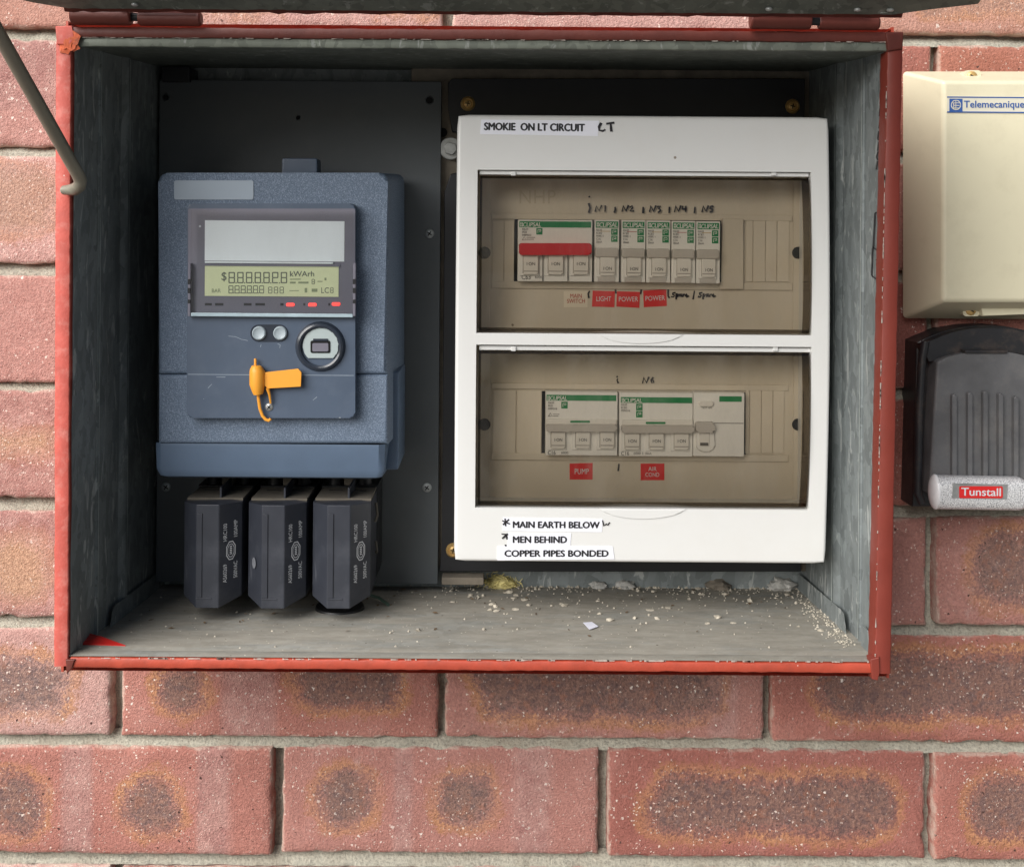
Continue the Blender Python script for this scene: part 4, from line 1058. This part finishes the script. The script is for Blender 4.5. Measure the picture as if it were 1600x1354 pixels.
# smoked doors: bowed panels with side flanges
def door(ya, yb):
    xa, xb = rect(750, 300, 1262, 301, YC)[:2]
    zt, zb = P(1004, ya, YC).z, P(1004, yb, YC).z
    n = 28; nx = 24
    t = bmesh.new(); rows = []
    for i in range(n+1):
        s = i/n; z = zb+(zt-zb)*s
        bow = 0.0038*(1-abs(2*s-1)**2.4)
        dip = lambda x: (0.0012*max(0, 1-((x-(xa+xb)/2)/0.035)**2) if s < 0.07 else 0)
        rows.append([t.verts.new((xa+(xb-xa)*j/nx, YC+0.0018-bow, z+dip(xa+(xb-xa)*j/nx))) for j in range(nx+1)])
    for A, B in zip(rows, rows[1:]):
        for j in range(nx): t.faces.new((A[j], A[j+1], B[j+1], B[j]))
    d = obj('door', t, M_DOOR, db, angle=60, bow=True)
    e = bmesh.new()
    for jx, w in ((0, 1), (nx, -1)):
        x = xa if jx == 0 else xb
        F = []; G = []; H = []
        for i in range(n+1):
            s = i/n; z = zb+(zt-zb)*s; bow = 0.0038*(1-abs(2*s-1)**2.4); y = YC+0.0018-bow
            F.append(e.verts.new((x, y-0.0001, z))); G.append(e.verts.new((x+w*0.0006, YC+0.016, z))); H.append(e.verts.new((x+w*(0.0016 if w > 0 else 0.0048), y-0.0001, z)))
        for i in range(n): e.faces.new((F[i], F[i+1], G[i+1], G[i])); e.faces.new((F[i], F[i+1], H[i+1], H[i]))
    for z, w in ((zb, 1), (zt, -1)):
        a = [e.verts.new((xa+(xb-xa)*j/nx, YC+0.0016, z+(0.0012*max(0, 1-((xa+(xb-xa)*j/nx-(xa+xb)/2)/0.035)**2) if w > 0 else 0))) for j in range(nx+1)]
        c = [e.verts.new((xa+(xb-xa)*j/nx, YC+0.0012, z+w*0.0016*(1.6 if w > 0 else 1))) for j in range(nx+1)]
        f = [e.verts.new((xa+(xb-xa)*j/nx, YC+0.014, z)) for j in range(nx+1)]
        for j in range(nx): e.faces.new((a[j], a[j+1], c[j+1], c[j])); e.faces.new((a[j], a[j+1], f[j+1], f[j]))
    obj('door_edge', e, M_DOORE, d, bow=True)
door(277, 518); door(549, 789)
# label tapes and marker writing
def tape(pts, s, tx, rot=0.0, bold=0.075, m=M_TAPE, tm=M_BLACK_T, Y=YC, lift=0.00025, nm='label_tape', lines=None):
    t = obj(nm, poly(pts, Y-lift, Y+0.0002), m, db, smooth=False, bow=(Y == YC))
    for s_, r_ in (lines or [(s, tx)]): text(s_, *r_, Y-lift-0.0001, tm, t, bold=bold, rot=rot, bow=(Y == YC))
    return t
tape([(752, 187), (936, 189), (934, 213), (750, 210)], 'SMOKIE  ON LT CIRCUIT', (756, 192.5, 914, 205), rot=-0.8)
tape([(786, 807), (941, 809), (940, 830), (785, 828)], 'MAIN EARTH BELOW', (801, 813, 937, 824), rot=-0.3)
tape([(794, 831), (892, 832), (891, 854), (793, 853)], 'MEN BEHIND', (801, 836.5, 886, 847.5), rot=-0.2, lift=0.00032)
tape([(777, 852.5), (957, 853), (960, 873), (777, 875)], 'COPPER PIPES BONDED', (788, 858.5, 951, 869.5), rot=0, lift=0.0004)
obj('marker_writing', ribbon([[(939, 193), (936, 198), (936, 204), (942, 205), (945, 203)], [(948, 193.5), (959, 192)], [(954, 193), (955, 205)]], 3.6, YC-0.0005), M_INK, cover, smooth=False, bow=True)
for q in ([[(789, 809), (790, 820)], [(785, 812), (796, 817)], [(795, 810), (786, 818)]], [[(784, 833), (793, 834)], [(793, 833), (785, 840)], [(791, 833), (792, 841)]],
          [[(789, 851), (791, 851.5)]], [[(941, 812), (943, 820), (947, 817), (949, 819), (952, 815)]]):
    obj('marker_writing', ribbon(q, 2.2, YC-0.0006), M_INK, cover, smooth=False, bow=True)
# red circuit labels
TL = 0.00025
tape([(881, 455), (918, 455), (918, 480), (881, 480)], None, None, m=M_CREAMT, tm=M_REDP, Y=YE, nm='circuit_label', bold=0.012, lines=[('MAIN', (891, 459, 909, 465.5)), ('SWITCH', (886, 467, 914, 473.5))])
tape([(926, 454), (961, 455), (960, 480), (925, 479)], 'LIGHT', (932, 463, 955, 470.5), m=M_REDT, tm=M_PRINTW, Y=YE, nm='circuit_label', bold=0.0)
tape([(964, 455), (1000, 456), (999, 481), (963, 479)], 'POWER', (967, 463.5, 997, 471), m=M_REDT, tm=M_PRINTW, Y=YE, nm='circuit_label', bold=0.0)
tape([(1005, 454), (1041, 452), (1042, 478), (1006, 480)], 'POWER', (1008.5, 462, 1039, 469.5), m=M_REDT, tm=M_PRINTW, Y=YE, nm='circuit_label', bold=0.0, rot=2)
tape([(890, 724), (926, 723), (926, 749), (890, 749)], 'PUMP', (898, 732, 920, 740.5), m=M_REDT, tm=M_PRINTW, Y=YE, nm='circuit_label', bold=0.0)
tape([(1001, 724), (1038, 724), (1038, 750), (1001, 750)], None, None, m=M_REDT, tm=M_PRINTW, Y=YE, nm='circuit_label', bold=0.0, lines=[('AIR', (1013, 729, 1026, 735.5)), ('COND', (1008.5, 738, 1030, 744.5))])
def Nn(x, y, d):
    s = [[(x, y+7), (x+1.5, y), (x+5, y+6.5), (x+8, y-.5)]]
    D = {'1': [[(x+13, y), (x+12.5, y+7)]], '2': [[(x+10, y+1.5), (x+13, y), (x+13.5, y+2.5), (x+10, y+6.5), (x+15, y+6.5)]],
         '3': [[(x+10, y+.5), (x+14, y), (x+11.5, y+3), (x+14.5, y+5), (x+11, y+8)]], '4': [[(x+10.5, y), (x+10, y+3.5), (x+15, y+3.5)], [(x+14.5, y), (x+14, y+7)]],
         '5': [[(x+14, y), (x+11, y+.5), (x+10.5, y+3), (x+13.5, y+4), (x+13, y+6.5), (x+10, y+7)]], '6': [[(x+13.5, y), (x+11, y+3.5), (x+11.5, y+6.5), (x+14.5, y+6), (x+14, y+3.5), (x+11.5, y+4)]]}
    return [[(x+(p[0]-x)*1.22, y-1.2+(p[1]-y)*1.22) for p in q] for q in s+D[d]]
YI = YE-0.0018
st = Nn(930, 323, '1')+Nn(972, 323, '2')+Nn(1015, 323.5, '3')+Nn(1054, 323.5, '4')+Nn(1097, 323.5, '5')
st += [[(920.5, 307), (921, 308)], [(961, 324), (961.5, 327), (960, 332)], [(1005, 324), (1005, 332.5)], [(1046, 324), (1045.5, 332.5)], [(1086, 324), (1085, 332.5)]]
obj('marker_writing', ribbon(st, 2.9, YI), M_INK, db, smooth=False)
obj('marker_writing', ribbon([[(920, 318), (922, 325), (920, 332)]], 3.0, YI), M_INK, db, smooth=False)
def spare(x, y): return [[(x+6, y), (x+2, y+1), (x+2, y+3), (x+5, y+4.5), (x+3, y+7), (x, y+6.5)], [(x+8, y+2), (x+7.5, y+10)], [(x+8, y+2.5), (x+11, y+3), (x+10, y+6), (x+8, y+6)], [(x+16, y+3), (x+13, y+3), (x+13, y+6), (x+16, y+5), (x+16.5, y+6.5)], [(x+18, y+6.5), (x+18.5, y+3), (x+21, y+3)], [(x+22, y+5), (x+25, y+4), (x+24, y+2.5), (x+22, y+5), (x+24, y+7), (x+27, y+5.5)]]
obj('marker_writing', ribbon(spare(1049, 457)+spare(1091, 457)+[[(1044, 453), (1044, 463), (1046, 465)], [(1085, 455), (1084, 461), (1083, 467)], [(1002, 453), (1001, 459)], [(921, 455), (919, 459), (920, 465)], [(961.5, 453), (962.5, 458)]], 2.7, YI+0.0012), M_INK, db, smooth=False)
obj('marker_writing', ribbon(Nn(1004, 591, '6')+[[(964, 588), (964.5, 589)], [(965, 592), (964, 594), (966, 598)], [(967, 725), (966, 735)]], 2.7, YI+0.0012), M_INK, db, smooth=False)

# ------------------------------------------------------------------ breakers
YK = 0.0985
def printing(t, x, y, sqs, extra, w=9):
    b = bmesh.new()
    for (a, c, d, e) in sqs: box(a, c, d, e, YK-0.00022, YK+0.0001, 0, 1, b)
    g = obj('green_mark', b, M_GREEN, t)
    b = bmesh.new()
    for (a, c, d, e) in sqs:
        cx, cy = (a+d)/2, (c+e)/2; h = (d-a)*0.25
        ribbon([[(cx-h, cy+h), (cx-h, cy-h), (cx+h, cy-h), (cx+h, cy), (cx-h*.2, cy)]], 0.9, YK-0.0004, b)
    obj('mark_symbol', b, M_BRK, g, smooth=False)
    for i, s in enumerate(extra): text(s, x, y+i*4.6, x+len(s)*2.3, y+i*4.6+3.2, YK-0.0003, M_GREY_T, t, bold=0.005)
def stripe(t, x0, y0, x1, y1, lx):
    s = obj('brand_stripe', box(x0, y0, x1, y1, YK-0.0002, YK+0.0001), M_GREEN, t)
    text('CLIPSAL', x0+5.5, y0+1.6, lx, y1-1.2, YK-0.0003, M_BRK, s, bold=0.02, shear=0.12, space=0.95)
    b = bmesh.new()
    for a in (1.5, 3.8):
        for c, d in ((1.6, 4.4), (5.2, 8.2)):
            b.faces.new([b.verts.new(P(*q, YK-0.0003)) for q in ((x0+a, y0+c), (x0+a, y0+d), (x0+a+1.5, y0+d), (x0+a+1.5, y0+c))])
    obj('brand_mark', b, M_BRK, s, smooth=False)
    return s
def toggle(t, x0, y0, x1, y1, label='I·ON', ty=0.45):
    """lever lying in its rounded well"""
    w = obj('toggle_well', box(x0-6, y0-3, x1+1.5, y1+7, YK-0.0012, YK+0.001, 0.0005), M_BRK, t)
    g = obj('toggle', poly(rr(x0, y0, x1, y1+5, 4, 4, (0, 0, 1, 0)), YK-0.0030, YK, 0.0006), M_TOG, t)
    obj('toggle_gap', box(x0+0.5, y1-0.9, x1-1, y1+0.3, YK-0.0032, YK-0.0028), M_GAP, g)
    obj('toggle_gap', box(x0-1.2, y0, x0-0.2, y1+3, YK-0.0014, YK-0.0008), M_GAP, g)
    text(label, x0+5, y0+(y1-y0)*ty, x1-5, y0+(y1-y0)*ty+5, YK-0.0032, M_BLACK_T, g, bold=0.005)
# main switch
t = thing('main_switch', 'three pole main switch with a wide red toggle bar, upper row', 'circuit breaker', P(866, 441, YK))
obj('case', box(809, 343.5, 925.5, 440, YK, YE-0.0004, 0.0006), M_BRK, t)
stripe(t, 811.5, 346, 923.5, 355.5, 845.5)
printing(t, 816, 356.5, [(838, 356.5, 847.5, 366.5)], ['MAX9', 'MCB', 'M9M313'])
text('C63', 815, 429, 829, 436.5, YK-0.0002, M_GREY_T, t, bold=0.008); text('6000', 836, 431, 848, 435, YK-0.0002, M_GREY_T, t)
obj('approval_mark', ribbon([[(816, 375), (819, 370), (822, 375), (816, 375)], [(823, 371), (836, 371)], [(823, 374), (834, 374)]], 0.8, YK-0.0003), M_GREY_T, t, smooth=False)
for x in (818, 857, 896.5): toggle(t, x, 398, x+23, 424)
for x in (847.5, 886.8): obj('pole_joint', box(x, 398, x+0.9, 439.5, YK-0.0014, YK), M_GREY_T, t)
obj('toggle_bar', poly(rr(811, 380, 924.5, 398.5, 4), YK-0.0062, YK-0.0002, 0.0012, 3), M_TOGR, t)
# single pole breakers
ords = ['LIGHT', 'POWER', 'POWER', 'spare', 'spare']
labs = ['single pole breaker under N1, above the red LIGHT label', 'single pole breaker under N2, above the first red POWER label', 'single pole breaker under N3, above the second red POWER label',
        'single pole breaker under N4, above the first handwritten spare', 'single pole breaker under N5, above the last handwritten spare']
for i, (xa, xb) in enumerate(((929, 967.5), (971, 1008.5), (1010, 1047.5), (1049.3, 1086.5), (1088, 1125))):
    dy = i*0.6
    t = thing('circuit_breaker', labs[i], 'circuit breaker', P((xa+xb)/2, 442, YK), 'single pole breakers in the upper row')
    obj('case', box(xa, 343.5+dy, xb, 440.5+dy, YK, YE-0.0004, 0.0005), M_BRK, t)
    stripe(t, xa+2, 346+dy, xb-1.5, 356+dy, xb-2.5)
    printing(t, xa+2.5, 358+dy, [(xb-12.5, 357.5+dy, xb-2.5, 367.2+dy), (xb-12.5, 368.2+dy, xb-2.5, 378+dy)], ['MAX9', 'RCBO', 'M9R11', 'C16', '30mA'])
    obj('print_line', box(xa+9, 361+dy, xb-13.5, 361.9+dy, YK-0.0002, YK), M_REDP if i % 2 else M_BRASS, t)
    obj('toggle_shelf', box(xa+1, 387.5+dy, xb-0.8, 402+dy, YK-0.0042, YK, 0.0012), M_TOGG, t)
    toggle(t, xa+9, 402+dy, xb-6.5, 426+dy, ty=0.62)
    obj('clip_slot', box(xa+5, 432.5+dy, xb-6.5, 440+dy, YK-0.0008, YK, 0.0002), M_TOGG, t)
# pump breaker
t = thing('circuit_breaker', 'three pole breaker above the red PUMP label, lower row', 'circuit breaker', P(909, 712, YK), 'three pole breakers in the lower row')
obj('case', box(852.5, 612, 965, 711.5, YK, YE-0.0004, 0.0006), M_BRK, t)
stripe(t, 854, 617, 963, 626, 886)
printing(t, 856.5, 627.5, [(877, 627.5, 887, 638)], ['MAX9', 'MCB', 'M9M316'])
obj('approval_mark', ribbon([[(857, 650), (860, 645), (863, 650), (857, 650)], [(864, 647), (874, 647)], [(864, 650), (872, 650)]], 0.8, YK-0.0003), M_GREY_T, t, smooth=False)
text('C16', 856, 704, 868, 710, YK-0.0002, M_BLACK_T, t, bold=0.008); text('6000', 877, 705, 888, 709, YK-0.0002, M_GREY_T, t)
for x in (861.5, 900, 938): toggle(t, x, 675, x+22, 696)
obj('toggle_shelf', box(854, 655, 964, 664, YK-0.0022, YK, 0.0008), M_TOG, t)
obj('green_mark', poly(rr(891, 657, 922, 660.2, 1.4), YK-0.0026, YK-0.0020), M_GREEN, t)
obj('toggle_bar', poly(rr(853.5, 663.5, 964.5, 674.5, 3), YK-0.0058, YK-0.0002, 0.0012, 3), M_TOGG, t)
# air conditioning breaker
t = thing('circuit_breaker', 'four module breaker with round switch above the red AIR COND label', 'circuit breaker', P(1066, 714, YK), 'three pole breakers in the lower row')
obj('case', box(967.5, 613.5, 1082.5, 713, YK, YE-0.0004, 0.0006), M_BRK, t)
obj('case', box(1083.5, 613.5, 1163, 713, YK-0.0006, YE-0.0004, 0.0006), M_BRK, t)
stripe(t, 970, 620.5, 1081.5, 629.5, 1003)
obj('brand_stripe', box(1124, 619, 1159, 627.5, YK-0.0008, YK-0.0005), M_GREEN, t)
printing(t, 970.5, 630.5, [(994, 630.5, 1004, 641), (994, 642, 1004, 652)], ['MAX9', 'RCBO', 'M9R316'])
text('C16', 970.5, 705, 983, 711, YK-0.0002, M_GREY_T, t, bold=0.008); text('6000 3', 990, 706, 1005, 710, YK-0.0002, M_GREY_T, t); text('30mA', 1008, 706.5, 1018, 710, YK-0.0002, M_GREY_T, t)
for x in (977, 1015, 1054): toggle(t, x, 677, x+22.5, 698)
obj('toggle_shelf', box(972, 656, 1083, 666, YK-0.0022, YK, 0.0008), M_TOG, t)
obj('green_mark', poly(rr(1009, 659, 1040, 662.2, 1.4), YK-0.0026, YK-0.0020), M_GREEN, t)
obj('toggle_bar', poly(rr(972, 665, 1085, 676.5, 3), YK-0.0058, YK-0.0002, 0.0012, 3), M_TOGG, t)
obj('test_button', poly(rr(1092, 627, 1115, 634.5, 3), YK-0.0026, YK-0.0004, 0.0006), M_TOG, t)
text('TEST 6M', 1096, 635.5, 1112, 638.5, YK-0.0008, M_GREY_T, t)
obj('case_joint', box(1105, 660.6, 1162, 661.6, YK-0.0008, YK-0.0004), M_GREY_T, t)
obj('toggle_well', poly(rr(1088, 674, 1117, 705, 9, 5, (0, 0, 1, 1)), YK-0.0026, YK, 0.0009), M_BRK, t)
obj('toggle_bar', poly(rr(1087.5, 660, 1117, 676, 4), YK-0.0062, YK-0.0002, 0.0014, 3), M_TOGG, t)
obj('toggle', box(1092.5, 676, 1109, 697, YK-0.0034, YK-0.0006, 0.0006), M_TOG, t)
obj('toggle_slot', box(1094, 691.5, 1107, 696, YK-0.0037, YK-0.0032, 0.0002), M_GREY_T, t)

# ------------------------------------------------------------------ cream enclosure on the wall
YG = 0.088
en = thing('wall_enclosure', 'cream plastic electrical enclosure with blue maker strip on the wall', 'enclosure', P(1530, 497, YW))
def frust(bot, top, Yb_, Yt_, bev, m, name, parent):
    b = bmesh.new()
    L = [b.verts.new(P(x, y, Yb_)) for x, y in bot]; T = [b.verts.new(P(x, y, Yt_)) for x, y in top]
    b.faces.new(L[::-1]); b.faces.new(T); n = len(L)
    for i in range(n): b.faces.new((L[i], L[(i+1) % n], T[(i+1) % n], T[i]))
    bmesh.ops.bevel(b, geom=[e for e in b.edges if not all(v in L for v in e.verts)], offset=bev, segments=4, profile=0.5, affect='EDGES')
    return obj(name, b, m, parent)
frust([(1411, 112), (1411, 497), (1700, 499), (1700, 112)], [(1474, 127), (1474, 471), (1658, 471), (1658, 127)], YW-0.008, YG, 0.0028, M_CREAM, 'lid', en)
obj('base', box(1419, 116, 1690, 492, YW-0.0085, YW+0.0035, 0.001), M_CREAM, en)
for (x, y, yy) in ((1518, 485, 1), (1520, 119, -1)):
    r = obj('screw_recess', poly(rr(x-13, y-9, x+13, y+9, 5), YW-0.0225 if yy > 0 else YW-0.0225, YW-0.010), M_CREAM, en)
    screw(x, y, 8, YW-0.0228, en, M_BRASS, rot=30, style='slot')
obj('finger_notch', poly([(1532, 477), (1640, 474), (1640, 490), (1536, 494)], YW-0.028, YW-0.010, 0.001), M_CREAM, en)
stk = obj('maker_strip', box(1480, 151.5, 1652, 177, YG-0.0003, YG+0.0001), M_STICK, en)
YT = YG-0.0005
obj('rule', box(1480, 151.5, 1652, 153.3, YT, YT+0.0003), M_BLUE, stk); obj('rule', box(1480, 174.8, 1652, 176.6, YT, YT+0.0003), M_BLUE, stk)
lg = obj('logo_square', box(1483.5, 154.5, 1504, 174, YT, YT+0.0003), M_BLUE, stk)
text('Telemecanique', 1506, 157.5, 1600.5, 172, YT, M_BLUE, stk, bold=0.025)
ring = [(1493.7+7.3*math.cos(math.radians(a)), 164.2+7.3*math.sin(math.radians(a))) for a in range(0, 361, 20)]
obj('logo_lines', ribbon([ring, [(1488, 161), (1499, 161)], [(1493.5, 158), (1493.5, 171)], [(1490, 165), (1499, 165)], [(1490, 169), (1498, 169)], [(1490, 161), (1490, 169)]], 1.2, YT-0.0002), M_STICK, lg, smooth=False)

# ------------------------------------------------------------------ key safe on the wall
ks = thing('key_safe', 'black ribbed key safe with silver flap below the cream enclosure', 'key safe', P(1540, 798, YW))
def arch(x0, x1, yt, yb, rise, n=14, sh=12):
    cx = (x0+x1)/2
    top = [(x0+(x1-x0)*i/n, yt+rise*(abs(2*i/n-1)**2.2)) for i in range(n+1)]
    return top+[(x1+3, yb), (x0-6, yb)]
obj('back_shell', poly(arch(1432, 1652, 509, 792, 26), 0.108, YW+0.004, 0.002), M_SAFED, ks)
obj('hood', poly([(1437, 536)]+arch(1444, 1648, 512, 558, 26)[:15]+[(1655, 540), (1640, 566)]+[(1640-(1640-1462)*i/10, 549+14*abs(2*i/10-1)**2) for i in range(11)]+[(1452, 566)], 0.098, 0.109, 0.0012), M_SAFED, ks)
obj('edge_bead', tube([P(1446, 533, 0.096), P(1441, 560, 0.096), P(1436, 650, 0.096), P(1434, 770, 0.097), P(1440, 784, 0.1)], 0.0028, 10), M_SAFED, ks)
cov = obj('cover', poly([(1464, 566)]+[(1468+(1624-1468)*i/10, 549+13*abs(2*i/10-1)**2.2) for i in range(11)]+[(1628, 566), (1640, 772), (1452, 772)], 0.092, 0.108, 0.0022, 3), M_SAFE, ks)
obj('cover_ledge', poly([(1507, 547), (1576, 547), (1574, 552), (1509, 552)], 0.090, 0.1, 0.0005), M_SAFED, cov)
for i, x in enumerate((1491.5, 1516, 1540, 1564, 1588, 1612)):
    yt = (616, 613, 611, 614, 619, 624)[i]
    obj('rib', poly(rr(x-3.4, yt, x+3.4, 768, 3.3), 0.0878, 0.0925, 0.0009, 3), M_SAFE, cov)
# silver flap with a printed plate
b = bmesh.new(); R_ = []
n = 26; ax = [(1457, 0.72), (1459, 0.90), (1464, 1.0), (1500, 1.0), (1560, 1.0), (1590, 1.0), (1597, 0.90), (1600, 0.72)]
for x, s in ax:
    yc = 768+(x-1457)*0.017; k = K(0.074); ring_ = []
    for i in range(n):
        a = 2*math.pi*i/n; ca, sa = math.cos(a), math.sin(a)
        sq = (abs(ca)**3+abs(sa)**3)**(-1/3)
        c = P(x, yc, 0.083)
        ring_.append(b.verts.new((c.x, 0.083-ca*sq*0.0085*s, c.z+sa*sq*26.5*k*s*0.98)))
    R_.append(ring_)
for A, B in zip(R_, R_[1:]):
    for i in range(n): b.faces.new((A[i], A[(i+1) % n], B[(i+1) % n], B[i]))
b.faces.new(R_[0][::-1]); b.faces.new(R_[-1])
fl = obj('flap', b, M_HAMMER, ks, angle=50)
b = bmesh.new(); c = P(1463, 768, 0.083)
bmesh.ops.create_uvsphere(b, u_segments=20, v_segments=12, radius=1)
for v in b.verts: v.co = Vector((c.x+v.co.x*0.0040-0.0008, c.y+v.co.y*0.0088, c.z+v.co.z*27.5*K(0.083)))
obj('flap_end', b, M_CAPW, ks)
YH = 0.0742
obj('plate_border', poly([(1489, 755), (1575, 757), (1574, 780), (1488, 778)], YH-0.0002, YH+0.001, 0.0002), M_ZINC, fl)
pl = obj('red_plate', poly(rr(1499, 759.5, 1567, 778, 2), YH-0.0006, YH, 0.0002), M_REDT, fl)
text('Tunstall', 1502, 762, 1564, 774.5, YH-0.0009, M_PRINTW, pl, bold=0.025, rot=-0.8)

# ------------------------------------------------------------------ litter on the floor of the box
def floor_pt(px, py, up=0.0):
    """point of the floor pan seen at this pixel"""
    lo, hi = 0.0125, YB
    for _ in range(40):
        Y = (lo+hi)/2; z = zl-0.0006+(ZBb-zl)*(Y-0.014)/(YB-0.014)
        if P(px, py, Y).z > z: lo = Y
        else: hi = Y
    v = P(px, py, Y); v.z = z+up
    return v
pp = [floor_pt(*q, 0.0009) for q in ((911, 974), (925, 973), (935, 980), (921, 985))]
b = bmesh.new(); T_ = [b.verts.new(v) for v in pp]; B_ = [b.verts.new(v-Vector((0, 0, 0.0002))) for v in pp]
b.faces.new(T_); b.faces.new(B_[::-1])
for i in range(4): b.faces.new((T_[i], B_[i], B_[(i+1) % 4], T_[(i+1) % 4]))
tag(obj('paper_scrap', b, M_PAPER, smooth=False), 'small white paper scrap lying on the dusty box floor', 'paper')
b = bmesh.new()
for i in range(150):
    c = floor_pt(780+random.gauss(0, 12), 917+random.gauss(0, 1.5), 0.001+abs(random.gauss(0, 0.0036)))
    d = Vector((random.uniform(-1, 1), random.uniform(-1, 1), random.uniform(-.4, .6))).normalized()*random.uniform(0.003, 0.008)
    side = d.orthogonal().normalized()
    tube([c-d, c-d*0.3+side*0.0012, c+d*0.3-side*0.001, c+d], 0.00030, 4, b)
merge(b, lump(floor_pt(782, 917, 0.0035), 0.0078, 5, (1.5, 0.9, 0.7), 0.5))
tag(obj('insulation_tuft', b, M_WOOL), 'tuft of yellow insulation wool poking out under the black board', 'insulation')
for (x, y, r, sd, lb) in ((1221, 915, 0.0085, 1, 'large pale mortar lump in the back right corner of the box floor'), (976, 914, 0.0058, 2, 'white crumbly mortar lump under the middle of the black board'),
                          (936, 906, 0.0050, 6, 'yellowish grey mortar lump stuck under the black board edge'), (1122, 914, 0.0068, 4, 'flat dark mortar lump near the back of the box floor')):
    lm = tag(obj('mortar_lump', lump(floor_pt(x, y, r*0.35), r, sd*7.7, (1.3, 1, 0.75), 0.8, 3), M_LUMP if sd != 4 else M_TIMBER), lb, 'rubble', 'mortar lumps on the box floor')
g = floor_pt(531, 951)
b = bmesh.new()
bmesh.ops.create_cone(b, cap_ends=True, segments=32, radius1=0.0178, radius2=0.0170, depth=0.003); bmesh.ops.translate(b, verts=b.verts, vec=g+Vector((0, 0.0, 0.0012)))
tag(obj('rubber_grommet', b, M_RUB), 'round black rubber grommet on the floor under the third fuse', 'grommet')
tag(obj('wire_offcut', tube([floor_pt(568, 939, 0.004), floor_pt(578, 938, 0.004), floor_pt(592, 940, 0.003), floor_pt(607, 947, 0.0012)], 0.0012, 8), M_GREENW), 'short curved green wire offcut on the floor behind the third fuse', 'wire')
pp = [floor_pt(121, 1007, 0.001), floor_pt(122, 996, 0.002), floor_pt(136, 997, 0.003), floor_pt(196, 1009, 0.0006)]
b = bmesh.new(); top = [b.verts.new(v+Vector((0, 0, 0.0008*(i in (1, 2))))) for i, v in enumerate(pp)]; bot = [b.verts.new(v-Vector((0, 0, 0.003))) for v in pp]
mid = b.verts.new((pp[1]+pp[3])/2+Vector((0, 0, 0.0022)))
for i in range(4): b.faces.new((top[i], top[(i+1) % 4], mid)); b.faces.new((top[i], bot[i], bot[(i+1) % 4], top[(i+1) % 4]))
tag(obj('red_tape_piece', b, M_REDPL, smooth=False), 'folded piece of shiny red tape in the front left corner of the box', 'tape')
# crumbs: grit nobody could count, thicker along the back edge and in the right corner
b = bmesh.new()
def crumb(px, py, r):
    q = floor_pt(px, py, r*0.4); s = random.random()*9
    vs_ = [q+Vector((r*math.cos(a+s), r*math.sin(a+s), -r*0.3))*random.uniform(0.7, 1.25) if False else q+Vector((r*math.cos(a+s)*random.uniform(.7, 1.3), r*math.sin(a+s)*random.uniform(.7, 1.3), -r*0.35)) for a in (0, 1.6, 3.1, 4.7)]
    t_ = b.verts.new(q+Vector((0, 0, r*random.uniform(0.35, 0.8)))); R4 = [b.verts.new(v) for v in vs_]
    for i in range(4): b.faces.new((t_, R4[i], R4[(i+1) % 4]))
for _ in range(380): crumb(600+740*random.random()**0.7, 914+abs(random.gauss(0, 19)), random.choice((0.0004, 0.0006, 0.0009)))
for _ in range(300):
    f = random.random(); crumb(1252+f*85-abs(random.gauss(0, 16)), 918+f*90+random.gauss(0, 4), random.choice((0.0004, 0.0005, 0.0007, 0.0010)))
for _ in range(110): crumb(random.uniform(150, 1340), random.uniform(925, 1012), random.choice((0.0003, 0.0005, 0.0008, 0.0012)))
for _ in range(170): crumb(random.uniform(690, 1250), 914+abs(random.gauss(0, 5)), random.choice((0.0008, 0.0012, 0.0017)))
for _ in range(70):
    x_, y_ = random.uniform(640, 1330), 915+abs(random.gauss(0, 34))
    lump(floor_pt(x_, min(y_, 1008), 0.0005), random.choice((0.0008, 0.0011, 0.0015, 0.0021)), random.random()*50, (random.uniform(.8, 1.6), 1, random.uniform(.4, .8)), 1.0, 1, b)
cr = obj('floor_crumbs', b, M_CRUMB, smooth=False, kind='stuff'); tag(cr, 'pale mortar crumbs and grit scattered over the box floor', 'grit')

b = bmesh.new()
for _ in range(90):
    c = floor_pt(random.uniform(160, 1330), 916+abs(random.gauss(0, 40)) % 90, 0.0006); a = random.random()*6.3; L = random.uniform(0.0008, 0.0030); w = L*random.uniform(0.15, 0.5)
    d = Vector((math.cos(a), math.sin(a), 0)); e = Vector((-math.sin(a), math.cos(a), 0))
    q = [b.verts.new(c-d*L), b.verts.new(c+e*w+Vector((0, 0, 0.0004))), b.verts.new(c+d*L), b.verts.new(c-e*w)]
    b.faces.new(q[:3]); b.faces.new((q[0], q[2], q[3]))
tag(obj('leaf_litter', b, mat('leaf_bits', S(104, 84, 62), 0.9, var=0.4, vscale=200), smooth=False, kind='stuff'), 'brown leaf and dirt bits scattered over the box floor', 'litter')
